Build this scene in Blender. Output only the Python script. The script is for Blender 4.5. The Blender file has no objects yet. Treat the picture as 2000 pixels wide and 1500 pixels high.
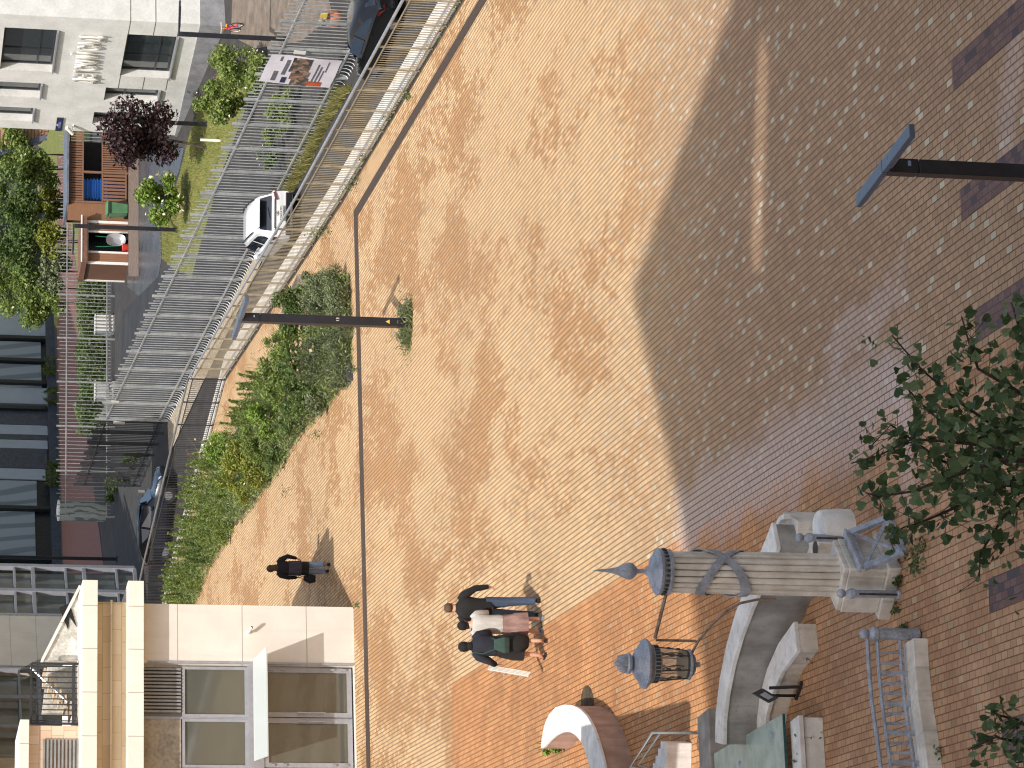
import bpy, bmesh, math, random
import numpy as np
from mathutils import Vector, Matrix, Euler, noise
random.seed(7); RNG = np.random.default_rng(11)
C = bpy.context.scene.collection
R_ = math.radians
# ---------------------------------------------------------------- camera model (photograph is stored turned a quarter)
f_, vh_, H_, r_ = 6400., -273., 12.4, R_(1.78)
p_ = math.atan((1000-vh_)/f_)
Fv = Vector((0, math.cos(p_), -math.sin(p_))); Uv = Vector((0, math.sin(p_), math.cos(p_))); Rv = Vector((1, 0, 0))
EU = math.cos(r_)*Rv + math.sin(r_)*Uv; EV = math.sin(r_)*Rv - math.cos(r_)*Uv
EYE = Vector((0, 0, H_))
def ray(x, y): return Fv + (1500-y-750)/f_*EU + (x-1000)/f_*EV
def G(x, y, z=0.):
    d = ray(x, y); return EYE + d*((z-H_)/d.z)
def D(x, y, Y):
    d = ray(x, y); return EYE + d*(Y/d.y)
TZ0, TS, TY = -.84, .096, 143.
def tz(Y): return TZ0-TS*(TY-Y) if Y < TY else TZ0
def T(x, y, dz=0.):
    d = ray(x, y); t = (TZ0-TS*TY-H_)/(d.z-TS*d.y)
    if d.y*t > TY: t = (TZ0-H_)/d.z
    p = EYE+d*t; p.z += dz; return p
def Wl(x, y, P0, ang):
    """pixel ray onto the vertical plane through P0 with plan direction ang (radians)"""
    d = ray(x, y); n = Vector((-math.sin(ang), math.cos(ang), 0)); P0 = Vector((P0[0], P0[1], 0))
    t = (P0-Vector((0, 0, 0))).dot(n)/d.dot(n); return EYE+d*t
# ---------------------------------------------------------------- materials
def lin(c): return tuple((v/12.92 if v <= .04045 else ((v+.055)/1.055)**2.4) for v in c)
def S(r, g, b): return lin((r/255, g/255, b/255))
class N:
    def __init__(s, name):
        s.m = bpy.data.materials.new(name); s.m.use_nodes = True; s.t = s.m.node_tree; s.n = s.t.nodes; s.n.clear()
        s.out = s.n.new('ShaderNodeOutputMaterial'); s.b = s.n.new('ShaderNodeBsdfPrincipled'); s.l(s.b.outputs[0], s.out.inputs[0])
    def l(s, a, b): s.t.links.new(a, b)
    def node(s, typ, ins=None, **kw):
        n = s.n.new('ShaderNode'+typ)
        for k, v in kw.items(): setattr(n, k, v)
        for k, v in (ins or {}).items():
            if hasattr(v, 'links') or hasattr(v, 'is_linked'): s.l(v, n.inputs[k])
            else: n.inputs[k].default_value = v
        return n
    def math(s, op, a, b=None, c=None, clamp=False):
        n = s.n.new('ShaderNodeMath'); n.operation = op; n.use_clamp = clamp
        for i, v in enumerate((a, b, c)):
            if v is None: continue
            if hasattr(v, 'is_linked'): s.l(v, n.inputs[i])
            else: n.inputs[i].default_value = v
        return n.outputs[0]
    def ss(s, v, a, b):
        n = s.n.new('ShaderNodeMapRange'); n.interpolation_type = 'SMOOTHSTEP'; s.l(v, n.inputs[0])
        n.inputs[1].default_value = a; n.inputs[2].default_value = b; return n.outputs[0]
    def mix(s, fac, a, b, mode='MIX'):
        n = s.n.new('ShaderNodeMix'); n.data_type = 'RGBA'; n.blend_type = mode
        for i, v in ((0, fac), (6, a), (7, b)):
            if hasattr(v, 'is_linked'): s.l(v, n.inputs[i])
            elif i == 0: n.inputs[0].default_value = v
            else: n.inputs[i].default_value = (*v[:3], 1)
        return n.outputs[2]
    def noise(s, vec, scale, detail=3, rough=.55):
        n = s.n.new('ShaderNodeTexNoise'); n.inputs['Scale'].default_value = scale; n.inputs['Detail'].default_value = detail
        n.inputs['Roughness'].default_value = rough
        if vec is not None: s.l(vec, n.inputs['Vector'])
        return n.outputs['Fac']
    def obj(s): return s.node('TexCoord').outputs['Object']
    def bump(s, h, strength=.3, dist=.01):
        n = s.n.new('ShaderNodeBump'); n.inputs['Strength'].default_value = strength; n.inputs['Distance'].default_value = dist
        s.l(h, n.inputs['Height']); s.l(n.outputs[0], s.b.inputs['Normal'])
    def col(s, v):
        if hasattr(v, 'is_linked'): s.l(v, s.b.inputs['Base Color'])
        else: s.b.inputs['Base Color'].default_value = (*v[:3], 1)
    def set(s, **kw):
        for k, v in kw.items(): s.b.inputs[k.replace('_', ' ')].default_value = v
def M(name, col, rough=.6, metal=0., sc=3., var=.18, bump=.1, bsc=40., dark=None, **kw):
    """plain procedural material: base colour broken up by two noises, roughness variation, fine bump"""
    k = N(name); o = k.obj(); a = k.noise(o, sc, 5, .6); b = k.noise(o, sc*7.3, 3)
    d = dark or tuple(c*(1-var*2) for c in col[:3]); lt = tuple(min(1, c*(1+var*.6)) for c in col[:3])
    f = k.math('ADD', k.math('MULTIPLY', a, .65), k.math('MULTIPLY', b, .35)); f = k.ss(f, .34, .66)
    k.col(k.mix(f, d, lt)); k.set(Roughness=rough, Metallic=metal)
    k.l(k.math('ADD', k.math('MULTIPLY', k.math('SUBTRACT', b, .5), .25), rough), k.b.inputs['Roughness'])
    if bump: k.bump(k.noise(o, bsc, 4), bump, .01)
    for q, v in kw.items(): k.b.inputs[q.replace('_', ' ')].default_value = v
    return k.m
def leafmat(name, cols, trans=.25):
    k = N(name); g = k.node('NewGeometry'); o = k.obj()
    ri = g.outputs['Random Per Island']; n = k.noise(o, 1.7, 3)
    cr = k.n.new('ShaderNodeValToRGB'); e = cr.color_ramp.elements
    e[0].color = (*cols[0], 1); e[0].position = 0.; e[1].color = (*cols[-1], 1); e[1].position = 1.
    for i, c in enumerate(cols[1:-1]): q = e.new((i+1)/(len(cols)-1)); q.color = (*c, 1)
    k.l(k.math('ADD', k.math('MULTIPLY', ri, .65), k.math('MULTIPLY', n, .4), None), cr.inputs[0])
    k.col(cr.outputs[0]); k.set(Roughness=.5); k.b.inputs['Specular IOR Level'].default_value = .3
    tr = k.n.new('ShaderNodeBsdfTranslucent'); k.l(cr.outputs[0], tr.inputs[0]); mx = k.n.new('ShaderNodeMixShader'); mx.inputs[0].default_value = trans
    k.l(k.b.outputs[0], mx.inputs[1]); k.l(tr.outputs[0], mx.inputs[2]); k.l(mx.outputs[0], k.out.inputs[0])
    return k.m
# ---------------------------------------------------------------- mesh builder
class MB:
    def __init__(s): s.v = []; s.f = []
    def add(s, vs, fs):
        o = len(s.v); s.v += [tuple(v) for v in vs]; s.f += [tuple(i+o for i in f) for f in fs]; return s
    def box(s, c, d, rz=0., m=None):
        x, y, z = d[0]/2, d[1]/2, d[2]/2
        vs = [Vector((i*x, j*y, k*z)) for k in (-1, 1) for i, j in ((-1, -1), (1, -1), (1, 1), (-1, 1))]
        q = m or Matrix.Rotation(rz, 3, 'Z'); c = Vector(c)
        return s.add([q@v+c for v in vs], [(3, 2, 1, 0), (4, 5, 6, 7), (0, 1, 5, 4), (1, 2, 6, 5), (2, 3, 7, 6), (3, 0, 4, 7)])
    def beam(s, a, b, w, h, up=(0, 0, 1)):
        a, b = Vector(a), Vector(b); t = (b-a).normalized(); u = Vector(up)
        if abs(t.dot(u)) > .98: u = Vector((0, 1, 0))
        x = t.cross(u).normalized(); z = x.cross(t)
        vs = [p+x*i*w/2+z*j*h/2 for p in (a, b) for i, j in ((-1, -1), (1, -1), (1, 1), (-1, 1))]
        return s.add(vs, [(3, 2, 1, 0), (4, 5, 6, 7), (0, 1, 5, 4), (1, 2, 6, 5), (2, 3, 7, 6), (3, 0, 4, 7)])
    def tube(s, path, r, n=8, cap=True):
        P = [Vector(p) for p in path]; rr = r if isinstance(r, (list, tuple)) else [r]*len(P); o = len(s.v); px = None
        for i, p in enumerate(P):
            t = (P[min(i+1, len(P)-1)]-P[max(i-1, 0)]).normalized()
            x = (px-t*px.dot(t)) if px is not None else t.orthogonal()
            x = x.normalized(); y = t.cross(x); px = x
            s.v += [tuple(p+(x*math.cos(2*math.pi*k/n)+y*math.sin(2*math.pi*k/n))*rr[i]) for k in range(n)]
        for i in range(len(P)-1):
            for k in range(n): s.f.append((o+i*n+k, o+i*n+(k+1) % n, o+(i+1)*n+(k+1) % n, o+(i+1)*n+k))
        if cap: s.f += [tuple(o+k for k in reversed(range(n))), tuple(o+(len(P)-1)*n+k for k in range(n))]
        return s
    def loft(s, rings, cap=True):
        """rings: lists of points, equal count"""
        o = len(s.v); n = len(rings[0])
        for R in rings: s.v += [tuple(p) for p in R]
        for i in range(len(rings)-1):
            for k in range(n): s.f.append((o+i*n+k, o+i*n+(k+1) % n, o+(i+1)*n+(k+1) % n, o+(i+1)*n+k))
        if cap: s.f += [tuple(o+k for k in reversed(range(n))), tuple(o+(len(rings)-1)*n+k for k in range(n))]
        return s
    def lathe(s, c, prof, n=24, cap=True, wob=None):
        c = Vector(c); return s.loft([[c+Vector((r*(1 if not wob else wob(k/n, z))*math.cos(2*math.pi*k/n), r*(1 if not wob else wob(k/n, z))*math.sin(2*math.pi*k/n), z)) for k in range(n)] for r, z in prof], cap)
    def extr(s, poly, vec):
        P = [Vector(p) for p in poly]; vec = Vector(vec); n = len(P)
        nr = Vector((0, 0, 0))
        for i in range(n): nr += P[i].cross(P[(i+1) % n])
        if nr.dot(vec) < 0: P.reverse()
        return s.add(P+[p+vec for p in P], [tuple(reversed(range(n))), tuple(range(n, 2*n))]+[(i, (i+1) % n, n+(i+1) % n, n+i) for i in range(n)])
    def prism(s, poly, z0, z1): return s.extr([(p[0], p[1], z0) for p in poly], (0, 0, z1-z0))
    def face(s, pts): return s.add(pts, [tuple(range(len(pts)))])
    def ell(s, c, r, n=12, m=8, q=None, fn=None):
        c = Vector(c); rings = []
        for j in range(m+1):
            th = math.pi*j/m; th = min(max(th, .06), math.pi-.06); ring = []
            for k in range(n):
                v = Vector((math.sin(th)*math.cos(2*math.pi*k/n), math.sin(th)*math.sin(2*math.pi*k/n), -math.cos(th)))
                if fn: v = v*fn(v)
                v = Vector((v.x*r[0], v.y*r[1], v.z*r[2])); ring.append(c+(q@v if q else v))
            rings.append(ring)
        return s.loft(rings)
    def tri(s, pts):  # triangulated sheet by fan-free ear clipping
        from mathutils.geometry import tessellate_polygon
        return s.add(pts, [tuple(t) for t in tessellate_polygon([[Vector(p) for p in pts]])])
    def build(s, name, mat, parent=None, smooth=False, bevel=0., sharp=.7, local=False, loc=None):
        me = bpy.data.meshes.new(name)
        o = bpy.data.objects.new(name, me); C.objects.link(o)
        off = Vector((0, 0, 0))
        if parent is not None:
            o.parent = parent
            if not local: off = parent.matrix_basis.translation if parent.parent is None else parent.parent.matrix_basis.translation+parent.matrix_basis.translation
        elif loc is not None: o.location = loc; off = Vector(loc)
        me.from_pydata([tuple(Vector(v)-off) for v in s.v], [], s.f); me.materials.append(mat); me.update()
        if smooth:
            me.polygons.foreach_set('use_smooth', [True]*len(me.polygons)); me.set_sharp_from_angle(angle=sharp)
        if bevel:
            b = o.modifiers.new('bevel', 'BEVEL'); b.width = bevel; b.segments = 2; b.limit_method = 'ANGLE'
        return o
def tag(o, label, cat, group=None):
    o['label'] = label; o['category'] = cat
    if group: o['group'] = group
    return o
def thing(name, label, cat, loc=(0, 0, 0), rz=0., group=None):
    o = bpy.data.objects.new(name, None); C.objects.link(o); o.location = loc; o.rotation_euler = (0, 0, rz); o.empty_display_size = .3
    return tag(o, label, cat, group)
def struct(o, kind='structure'): o['kind'] = kind; return o
def kids(o): return [c for c in bpy.data.objects if c.parent == o]
def dup(o, loc, rz=None, label=None, sc=None):
    r = o.copy(); C.objects.link(r); r.location = loc
    if rz is not None: r.rotation_euler = (0, 0, rz)
    if sc is not None: r.scale = (sc, sc, sc)
    if label: r['label'] = label
    for c in kids(o):
        d = c.copy(); C.objects.link(d); d.parent = r
        for g in kids(c):
            e = g.copy(); C.objects.link(e); e.parent = d
    return r
def text(name, body, size, mat, parent, mw, ext=.01, align='CENTER', sx=1.):
    cu = bpy.data.curves.new(name, 'FONT'); cu.body = body; cu.size = size; cu.extrude = ext; cu.align_x = align; cu.align_y = 'CENTER'
    t = bpy.data.objects.new(name+'_tmp', cu); C.objects.link(t); bpy.context.view_layer.update()
    me = bpy.data.meshes.new_from_object(t.evaluated_get(bpy.context.evaluated_depsgraph_get())); bpy.data.objects.remove(t); bpy.data.curves.remove(cu)
    o = bpy.data.objects.new(name, me); C.objects.link(o); me.materials.clear(); me.materials.append(mat)
    me.transform(mw@Matrix.Diagonal((sx, 1, 1, 1)))
    if parent:
        o.parent = parent; me.transform(Matrix.Translation(-(parent.matrix_basis.translation)))
    return o
def frame(o, x, z):  # matrix whose X axis is x, Y axis (text up) is z
    x = Vector(x).normalized(); z = Vector(z).normalized(); n = x.cross(z).normalized(); z = n.cross(x)
    m = Matrix((x, z, n)).transposed().to_4x4(); m.translation = Vector(o); return m
# leaf cloud: n small folded leaves from arrays of centres
def leaves(centers, size, aspect=.6, up=.3, out=None, name='foliage', mat=None, parent=None, loc=None, fold=.25, drop=0.):
    c = np.asarray(centers, float); n = len(c)
    nrm = RNG.normal(size=(n, 3)); nrm[:, 2] = np.abs(nrm[:, 2])+up
    if out is not None: nrm = nrm*.7+out*1.2
    nrm /= np.linalg.norm(nrm, axis=1)[:, None]
    t = RNG.normal(size=(n, 3)); t[:, 2] -= drop; t -= nrm*(t*nrm).sum(1)[:, None]; t /= np.linalg.norm(t, axis=1)[:, None]
    b = np.cross(nrm, t); s = (size*(.65+.7*RNG.random(n)))[:, None]
    v = np.stack([c-t*s*.5, c+b*s*aspect*.5+nrm*s*fold*.4, c+t*s*.5, c-b*s*aspect*.5+nrm*s*fold*.4], 1).reshape(-1, 3)
    me = bpy.data.meshes.new(name); o = bpy.data.objects.new(name, me); C.objects.link(o)
    off = np.zeros(3)
    if parent is not None: o.parent = parent; off = np.array(parent.matrix_basis.translation)
    elif loc is not None: o.location = loc; off = np.array(loc)
    v = v-off
    idx = np.arange(n*4).reshape(n, 4); fs = np.concatenate([idx[:, [0, 1, 2]], idx[:, [0, 2, 3]]])
    me.vertices.add(n*4); me.vertices.foreach_set('co', v.ravel()); me.loops.add(len(fs)*3); me.loops.foreach_set('vertex_index', fs.ravel())
    me.polygons.add(len(fs)); me.polygons.foreach_set('loop_start', np.arange(0, len(fs)*3, 3)); me.polygons.foreach_set('loop_total', np.full(len(fs), 3))
    me.materials.append(mat); me.update(); me.validate(); return o
def cloud(n, c, r, shell=.55, clumps=0, flat=1.):
    """points in an uneven crown: several clumps inside an ellipsoid"""
    c = np.array(c, float); r = np.array(r, float)
    if not clumps:
        d = RNG.normal(size=(n, 3)); d /= np.linalg.norm(d, axis=1)[:, None]; rad = shell+(1-shell)*RNG.random(n)
        return c+d*rad[:, None]*r
    d = RNG.normal(size=(clumps, 3)); d /= np.linalg.norm(d, axis=1)[:, None]; cc = c+d*(RNG.random(clumps)**.45)[:, None]*r*.78
    cr = r.mean()*(.24+.22*RNG.random(clumps)); w = cr**2/np.sum(cr**2); k = RNG.choice(clumps, n, p=w)
    d = RNG.normal(size=(n, 3)); d /= np.linalg.norm(d, axis=1)[:, None]; rad = shell+(1-shell)*RNG.random(n)
    return cc[k]+d*(rad*cr[k])[:, None]
# ================================================================ camera, light, sky
cam = bpy.data.cameras.new('camera'); co = bpy.data.objects.new('camera', cam); C.objects.link(co)
cam.sensor_fit = 'HORIZONTAL'; cam.sensor_width = 36; cam.lens = f_/2000*36; cam.clip_start = .5; cam.clip_end = 3000
mw = Matrix((EV, EU, -Fv)).transposed().to_4x4(); mw.translation = EYE; co.matrix_world = mw
bpy.context.scene.camera = co
SUN_EL, SUN_AZ = R_(51.5), R_(12.8)      # light travels +Y, turned SUN_AZ to the right
LD = Vector((math.sin(SUN_AZ)*math.cos(SUN_EL), math.cos(SUN_AZ)*math.cos(SUN_EL), -math.sin(SUN_EL)))
sl = bpy.data.lights.new('sun', 'SUN'); sl.energy = 2.9; sl.angle = R_(.4); sl.color = (1., .965, .92)
so = bpy.data.objects.new('sun', sl); C.objects.link(so); so.rotation_euler = LD.to_track_quat('-Z', 'Y').to_euler(); so.location = (-20, -40, 120)
w = bpy.data.worlds.new('World'); bpy.context.scene.world = w; w.use_nodes = True; nt = w.node_tree
bg = nt.nodes['Background']; sk = nt.nodes.new('ShaderNodeTexSky'); sk.sky_type = 'NISHITA'; sk.sun_disc = False
sk.sun_elevation = SUN_EL; sk.sun_rotation = math.pi+SUN_AZ; sk.air_density = 1.; sk.dust_density = 3.; sk.ozone_density = 1.
wb_ = nt.nodes.new('ShaderNodeMix'); wb_.data_type = 'RGBA'; wb_.blend_type = 'MULTIPLY'; wb_.inputs[0].default_value = 1.; wb_.inputs[7].default_value = (1.05, 1., .9, 1)
nt.links.new(sk.outputs[0], wb_.inputs[6]); nt.links.new(wb_.outputs[2], bg.inputs[0]); bg.inputs[1].default_value = .128
sc = bpy.context.scene; sc.view_settings.view_transform = 'Standard'; sc.view_settings.look = 'None'; sc.view_settings.exposure = .5; sc.view_settings.gamma = 1.
sc.cycles.max_bounces = 6; sc.cycles.diffuse_bounces = 3; sc.cycles.glossy_bounces = 3; sc.cycles.transmission_bounces = 6; sc.cycles.transparent_max_bounces = 8
sc.cycles.use_denoising = True; sc.cycles.pixel_filter_type = 'BLACKMAN_HARRIS'; sc.cycles.filter_width = 1.15; sc.cycles.caustics_reflective = False; sc.cycles.caustics_refractive = False
# ================================================================ paving
ROW = R_(102)                                            # the paver courses run this way in plan
dR = Vector((math.cos(ROW), math.sin(ROW))); pR = Vector((-dR.y, dR.x))
def rowco(p): return (p[0]*dR.x+p[1]*dR.y, p[0]*pR.x+p[1]*pR.y)
def pavers(k, o, bw=.195, bh=.094, mortar=.0075, wob=.006):
    wn = k.node('TexNoise', {'Scale': 1.3, 'Detail': 2.}); k.l(o, wn.inputs['Vector'])
    ad = k.node('VectorMath', operation='MULTIPLY_ADD'); k.l(wn.outputs['Color'], ad.inputs[0]); ad.inputs[1].default_value = (wob*2, wob*2, 0); k.l(o, ad.inputs[2])
    mp = k.node('Mapping'); mp.inputs['Rotation'].default_value = (0, 0, -ROW); k.l(ad.outputs[0], mp.inputs[0])
    b = k.n.new('ShaderNodeTexBrick'); k.l(mp.outputs[0], b.inputs['Vector'])
    for n_, v in (('Color1', (0, 0, 0, 1)), ('Color2', (1, 1, 1, 1)), ('Mortar', (.5, .5, .5, 1)), ('Scale', 1.), ('Mortar Size', mortar), ('Mortar Smooth', .25), ('Bias', 0.), ('Brick Width', bw), ('Row Height', bh)): b.inputs[n_].default_value = v
    b.offset = .5; b.squash = 1.
    return mp.outputs[0], k.node('SeparateColor', {0: b.outputs['Color']}).outputs[0], b.outputs['Fac']
def plaza_mat():
    k = N('pavers'); o = k.obj(); mo, tint, mor = pavers(k, o)
    sx = k.node('SeparateXYZ'); k.l(mo, sx.inputs[0]); ws = k.node('SeparateXYZ'); k.l(o, ws.inputs[0])
    rx, ry, wy = sx.outputs[0], sx.outputs[1], ws.outputs[1]
    a = rowco(G(1131, 1120)); b = rowco(G(885, 1380)); c1 = (a[1]+b[1])/2; x1 = rowco(G(883, 1440))[0]
    n1 = k.noise(o, .9, 4); nb = k.noise(o, 6., 3)
    # orange field: nearer and to the left of one course
    org = k.math('MULTIPLY', k.ss(ry, c1-.02, c1+.05), k.ss(rx, x1+.1, x1-.05))
    # pale dusted field beyond; base painted browner where the near shade falls
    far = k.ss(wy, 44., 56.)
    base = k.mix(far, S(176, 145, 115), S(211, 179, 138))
    # worn, rubbed streaks lying along the slope
    mp = k.node('Mapping'); mp.inputs['Scale'].default_value = (1., .42, 1.); mp.inputs['Rotation'].default_value = (0, 0, .2); k.l(o, mp.inputs[0])
    n2 = k.noise(mp.outputs[0], .42, 6, .62); n3 = k.noise(mp.outputs[0], 1.9, 4, .6)
    pv = k.math('ADD', k.math('MULTIPLY', n2, .72), k.math('ADD', k.math('MULTIPLY', n3, .2), k.math('MULTIPLY', tint, .1)))
    pv = k.math('ADD', pv, k.math('SUBTRACT', k.math('MULTIPLY', k.ss(wy, 57., 70.), .028), k.math('MULTIPLY', k.ss(wy, 84., 92.), .02)))
    worn = k.math('MULTIPLY', k.ss(pv, .538, .556), k.ss(wy, 48., 55.))
    base = k.mix(k.math('MULTIPLY', worn, .85), base, S(180, 138, 96))
    orc = k.mix(k.ss(wy, 39., 47.), k.mix(k.ss(n1, .35, .65), S(168, 130, 98), S(188, 150, 116)), k.mix(k.ss(n1, .35, .65), S(178, 128, 86), S(200, 146, 98)))  # two orange tones: sunlit beyond, browner one painted in the near shade
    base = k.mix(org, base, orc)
    # single odd pavers, white or grey
    wht = k.math('MULTIPLY', k.ss(tint, .93, .935), k.math('SUBTRACT', 1., k.math('MULTIPLY', k.ss(wy, 49., 58.), .62)))
    wcol = k.mix(org, S(198, 186, 162), S(184, 164, 130))
    base = k.mix(k.math('MULTIPLY', wht, k.math('SUBTRACT', 1., k.math('MULTIPLY', org, .45))), base, wcol)
    sh = k.math('ADD', .84, k.math('MULTIPLY', k.math('FRACT', k.math('MULTIPLY', tint, 37.3)), .26)); gy = k.node('CombineColor'); [k.l(sh, gy.inputs[i]) for i in range(3)]
    base = k.mix(1., base, gy.outputs[0], 'MULTIPLY')
    # lilac salt bloom along two washed strips
    def strip(p, q, wd, amt, cur):
        p, q = G(*p), G(*q); d = (q-p).normalized(); L = (q-p).length
        vx = k.math('SUBTRACT', ws.outputs[0], p.x); vy = k.math('SUBTRACT', wy, p.y)
        al = k.math('ADD', k.math('MULTIPLY', vx, d.x), k.math('MULTIPLY', vy, d.y)); ac = k.math('ABSOLUTE', k.math('ADD', k.math('MULTIPLY', vx, -d.y), k.math('MULTIPLY', vy, d.x)))
        ac = k.math('ADD', ac, k.math('MULTIPLY', k.math('SUBTRACT', n1, .5), 1.6))
        m = k.math('MULTIPLY', k.ss(ac, wd, wd*.25), k.math('MULTIPLY', k.ss(al, -.5, .4), k.ss(al, L+.5, L-.4)))
        return k.mix(k.math('MULTIPLY', m, amt), cur, S(208, 191, 184))
    base = strip((1780, 740), (1325, 1020), .9, .62, base)
    base = strip((1760, 560), (1620, 690), .4, .45, base)
    base = strip((1740, 700), (1780, 960), .5, .5, base)
    base = strip((1990, 30), (1960, 330), .6, .35, base)
    # joints, with moss specks
    mos = k.ss(k.noise(o, 3.1, 4), .5, .66)
    joint = k.mix(far, S(92, 68, 54), S(112, 78, 48)); joint = k.mix(org, joint, S(132, 84, 52)); joint = k.mix(k.math('MULTIPLY', mos, .5), joint, S(70, 62, 40))
    base = k.mix(k.math('MULTIPLY', mor, .92), base, joint)
    # courses: the bed joint is wider than the cross joint
    fr = k.math('ABSOLUTE', k.math('SUBTRACT', k.math('FRACT', k.math('DIVIDE', ry, .094)), .5))
    bed = k.math('MULTIPLY', k.ss(k.math('ADD', fr, k.math('MULTIPLY', far, .035)), .405, .455), k.math('SUBTRACT', .9, k.math('MULTIPLY', org, .3)))
    base = k.mix(bed, base, joint)
    vo = k.node('TexVoronoi', {'Scale': 3.4}); k.l(o, vo.inputs['Vector']); sp = k.math('MULTIPLY', k.ss(vo.outputs['Distance'], .085, .05), k.ss(k.noise(o, 1.1, 2), .5, .58))
    base = k.mix(k.math('MULTIPLY', sp, .75), base, S(74, 66, 40))
    dirt = k.ss(k.noise(o, .23, 5), .35, .7); base = k.mix(k.math('MULTIPLY', dirt, .14), base, S(120, 96, 76)); base = k.mix(k.math('MULTIPLY', k.math('SUBTRACT', nb, .5), .5), base, S(90, 66, 50))
    k.col(base); k.set(Roughness=.85); k.b.inputs['Specular IOR Level'].default_value = .25
    hh = k.math('SUBTRACT', k.math('MULTIPLY', nb, .25), k.math('MAXIMUM', mor, bed)); k.bump(hh, .5, .012)
    return k.m
MP = plaza_mat()
EDGE = [Vector((21.9, 0, 0)), G(900, 13), G(667, 400), G(440, 745), G(343, 1110), G(327, 1180)]
EDGE.append(EDGE[-1]+(EDGE[-1]-EDGE[-2]).normalized()*22)
EDGE = [Vector((e.x, e.y, 0)) for e in EDGE]
pl = [(-70, -60, 0), (60, -60, 0), (34, -60, 0)]+[tuple(e) for e in EDGE]+[(-70, EDGE[-1].y, 0)]
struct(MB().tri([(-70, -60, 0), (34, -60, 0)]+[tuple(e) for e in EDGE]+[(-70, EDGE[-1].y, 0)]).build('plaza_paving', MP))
# dark paver bands
def band_mat():
    k = N('dark_pavers'); o = k.obj(); mo, tint, mor = pavers(k, o, .195, .094, .007)
    c = k.mix(k.ss(tint, .86, .87), k.mix(k.math('FRACT', k.math('MULTIPLY', tint, 17.7)), S(104, 82, 78), S(128, 102, 94)), S(74, 72, 76))
    c = k.mix(k.ss(k.noise(o, 60, 3), .45, .7), c, S(92, 66, 64)); c = k.mix(mor, c, S(84, 62, 56)); k.col(c); k.set(Roughness=.85); k.bump(k.math('SUBTRACT', 0., mor), .4, .01); return k.m
MBND = band_mat()
for i, (ax, ay, L) in enumerate([(1861, 150, 4.), (1877, 402, 4.), (1905, 640, 4.), (1932, 1170, 3.), (1958, 1440, 2.5)]):
    p = G(ax, ay); u, v = rowco(p); v = round(v/.094)*.094
    q = lambda a, b: (dR.x*a+pR.x*b, dR.y*a+pR.y*b, .004)
    struct(MB().face([q(u-L, v-.188), q(u, v-.188), q(u, v+.188), q(u-L, v+.188)]).build('paving_band', MBND))
MDR = M('drain_stone', S(74, 60, 50), .8, var=.15, sc=6)
da, db, dc = G(691, 412), G(716, 1500), G(941, -10)
u = (db-da).normalized(); nn = Vector((-u.y, u.x, 0)); db = db+u*8
if nn.y > 0: nn = -nn
u2 = (dc-da).normalized(); n2 = Vector((-u2.y, u2.x, 0)); dc = dc+u2*14
if n2.x > 0: n2 = -n2
dz = Vector((0, 0, .005)); W1, W2 = .62, .30
cn = da+nn*W1; 
k_ = ((cn-da-n2*W2).cross(u).z)/(u2.cross(u).z); cn2 = da+n2*W2+u2*k_
m = MB(); m.face([da+dz, db+dz, db+nn*W1+dz, cn2+dz]); m.face([da+dz, cn2+dz, dc+n2*W2+dz, dc+dz]); struct(m.build('drainage_channel', MDR))
# ================================================================ lower ground, road, yard
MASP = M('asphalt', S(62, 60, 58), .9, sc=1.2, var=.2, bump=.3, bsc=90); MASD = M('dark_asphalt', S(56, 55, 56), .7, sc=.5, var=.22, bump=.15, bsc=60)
MGRD = M('yard_earth', S(120, 108, 84), .95, sc=.6, var=.25)
struct(MB().face([(-1500, -300, -8), (1500, -300, -8), (1500, 2500, -8), (-1500, 2500, -8)]).build('ground', MGRD))
def terr(poly, dz, mat, name, kind='structure', nsub=0):
    """a sheet following the sloping lower ground; poly in plan, clipped into strips so that it keeps to the slope"""
    m = MB(); P = [Vector((p[0], p[1], 0)) for p in poly]
    bm = bmesh.new(); vs = [bm.verts.new(p) for p in P]; bm.faces.new(vs); bmesh.ops.triangulate(bm, faces=bm.faces[:])
    for y in (143,): bmesh.ops.bisect_plane(bm, geom=bm.verts[:]+bm.edges[:]+bm.faces[:], plane_co=(0, y, 0), plane_no=(0, 1, 0))
    for v in bm.verts: v.co.z = tz(v.co.y)+dz
    bmesh.ops.recalc_face_normals(bm, faces=bm.faces[:])
    me = bpy.data.meshes.new(name); bm.to_mesh(me); bm.free(); me.materials.append(mat); o = bpy.data.objects.new(name, me); C.objects.link(o)
    if len(me.polygons) and me.polygons[0].normal.z < 0: me.flip_normals()
    return struct(o, kind)
FA, FB = Vector((10.05, 113., 0)), Vector((-2.08, 143., 0)); fu = (FB-FA).normalized(); fn = Vector((fu.y, -fu.x, 0))   # school fence line; fn points right (into the yard)
def fpt(t, off=0): p = FA+fu*t+fn*off; return p
ed = [e for e in EDGE]
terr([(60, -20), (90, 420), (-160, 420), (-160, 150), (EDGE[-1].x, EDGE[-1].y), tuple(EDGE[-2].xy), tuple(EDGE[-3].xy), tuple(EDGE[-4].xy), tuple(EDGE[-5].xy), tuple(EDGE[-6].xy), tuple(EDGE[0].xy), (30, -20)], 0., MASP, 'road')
Tp = lambda pts: [tuple(T(x, y).xy) for x, y in pts]
MLAWN = N('lawn'); o_ = MLAWN.obj(); n_ = MLAWN.noise(o_, 1.1, 5); n2_ = MLAWN.noise(o_, 22, 3)
MLAWN.col(MLAWN.mix(MLAWN.ss(n2_, .35, .65), MLAWN.mix(MLAWN.ss(n_, .4, .6), S(126, 132, 62), S(150, 142, 78)), S(84, 100, 44))); MLAWN.set(Roughness=.9); MLAWN.bump(n2_, .8, .05); MLAWN = MLAWN.m
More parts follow.
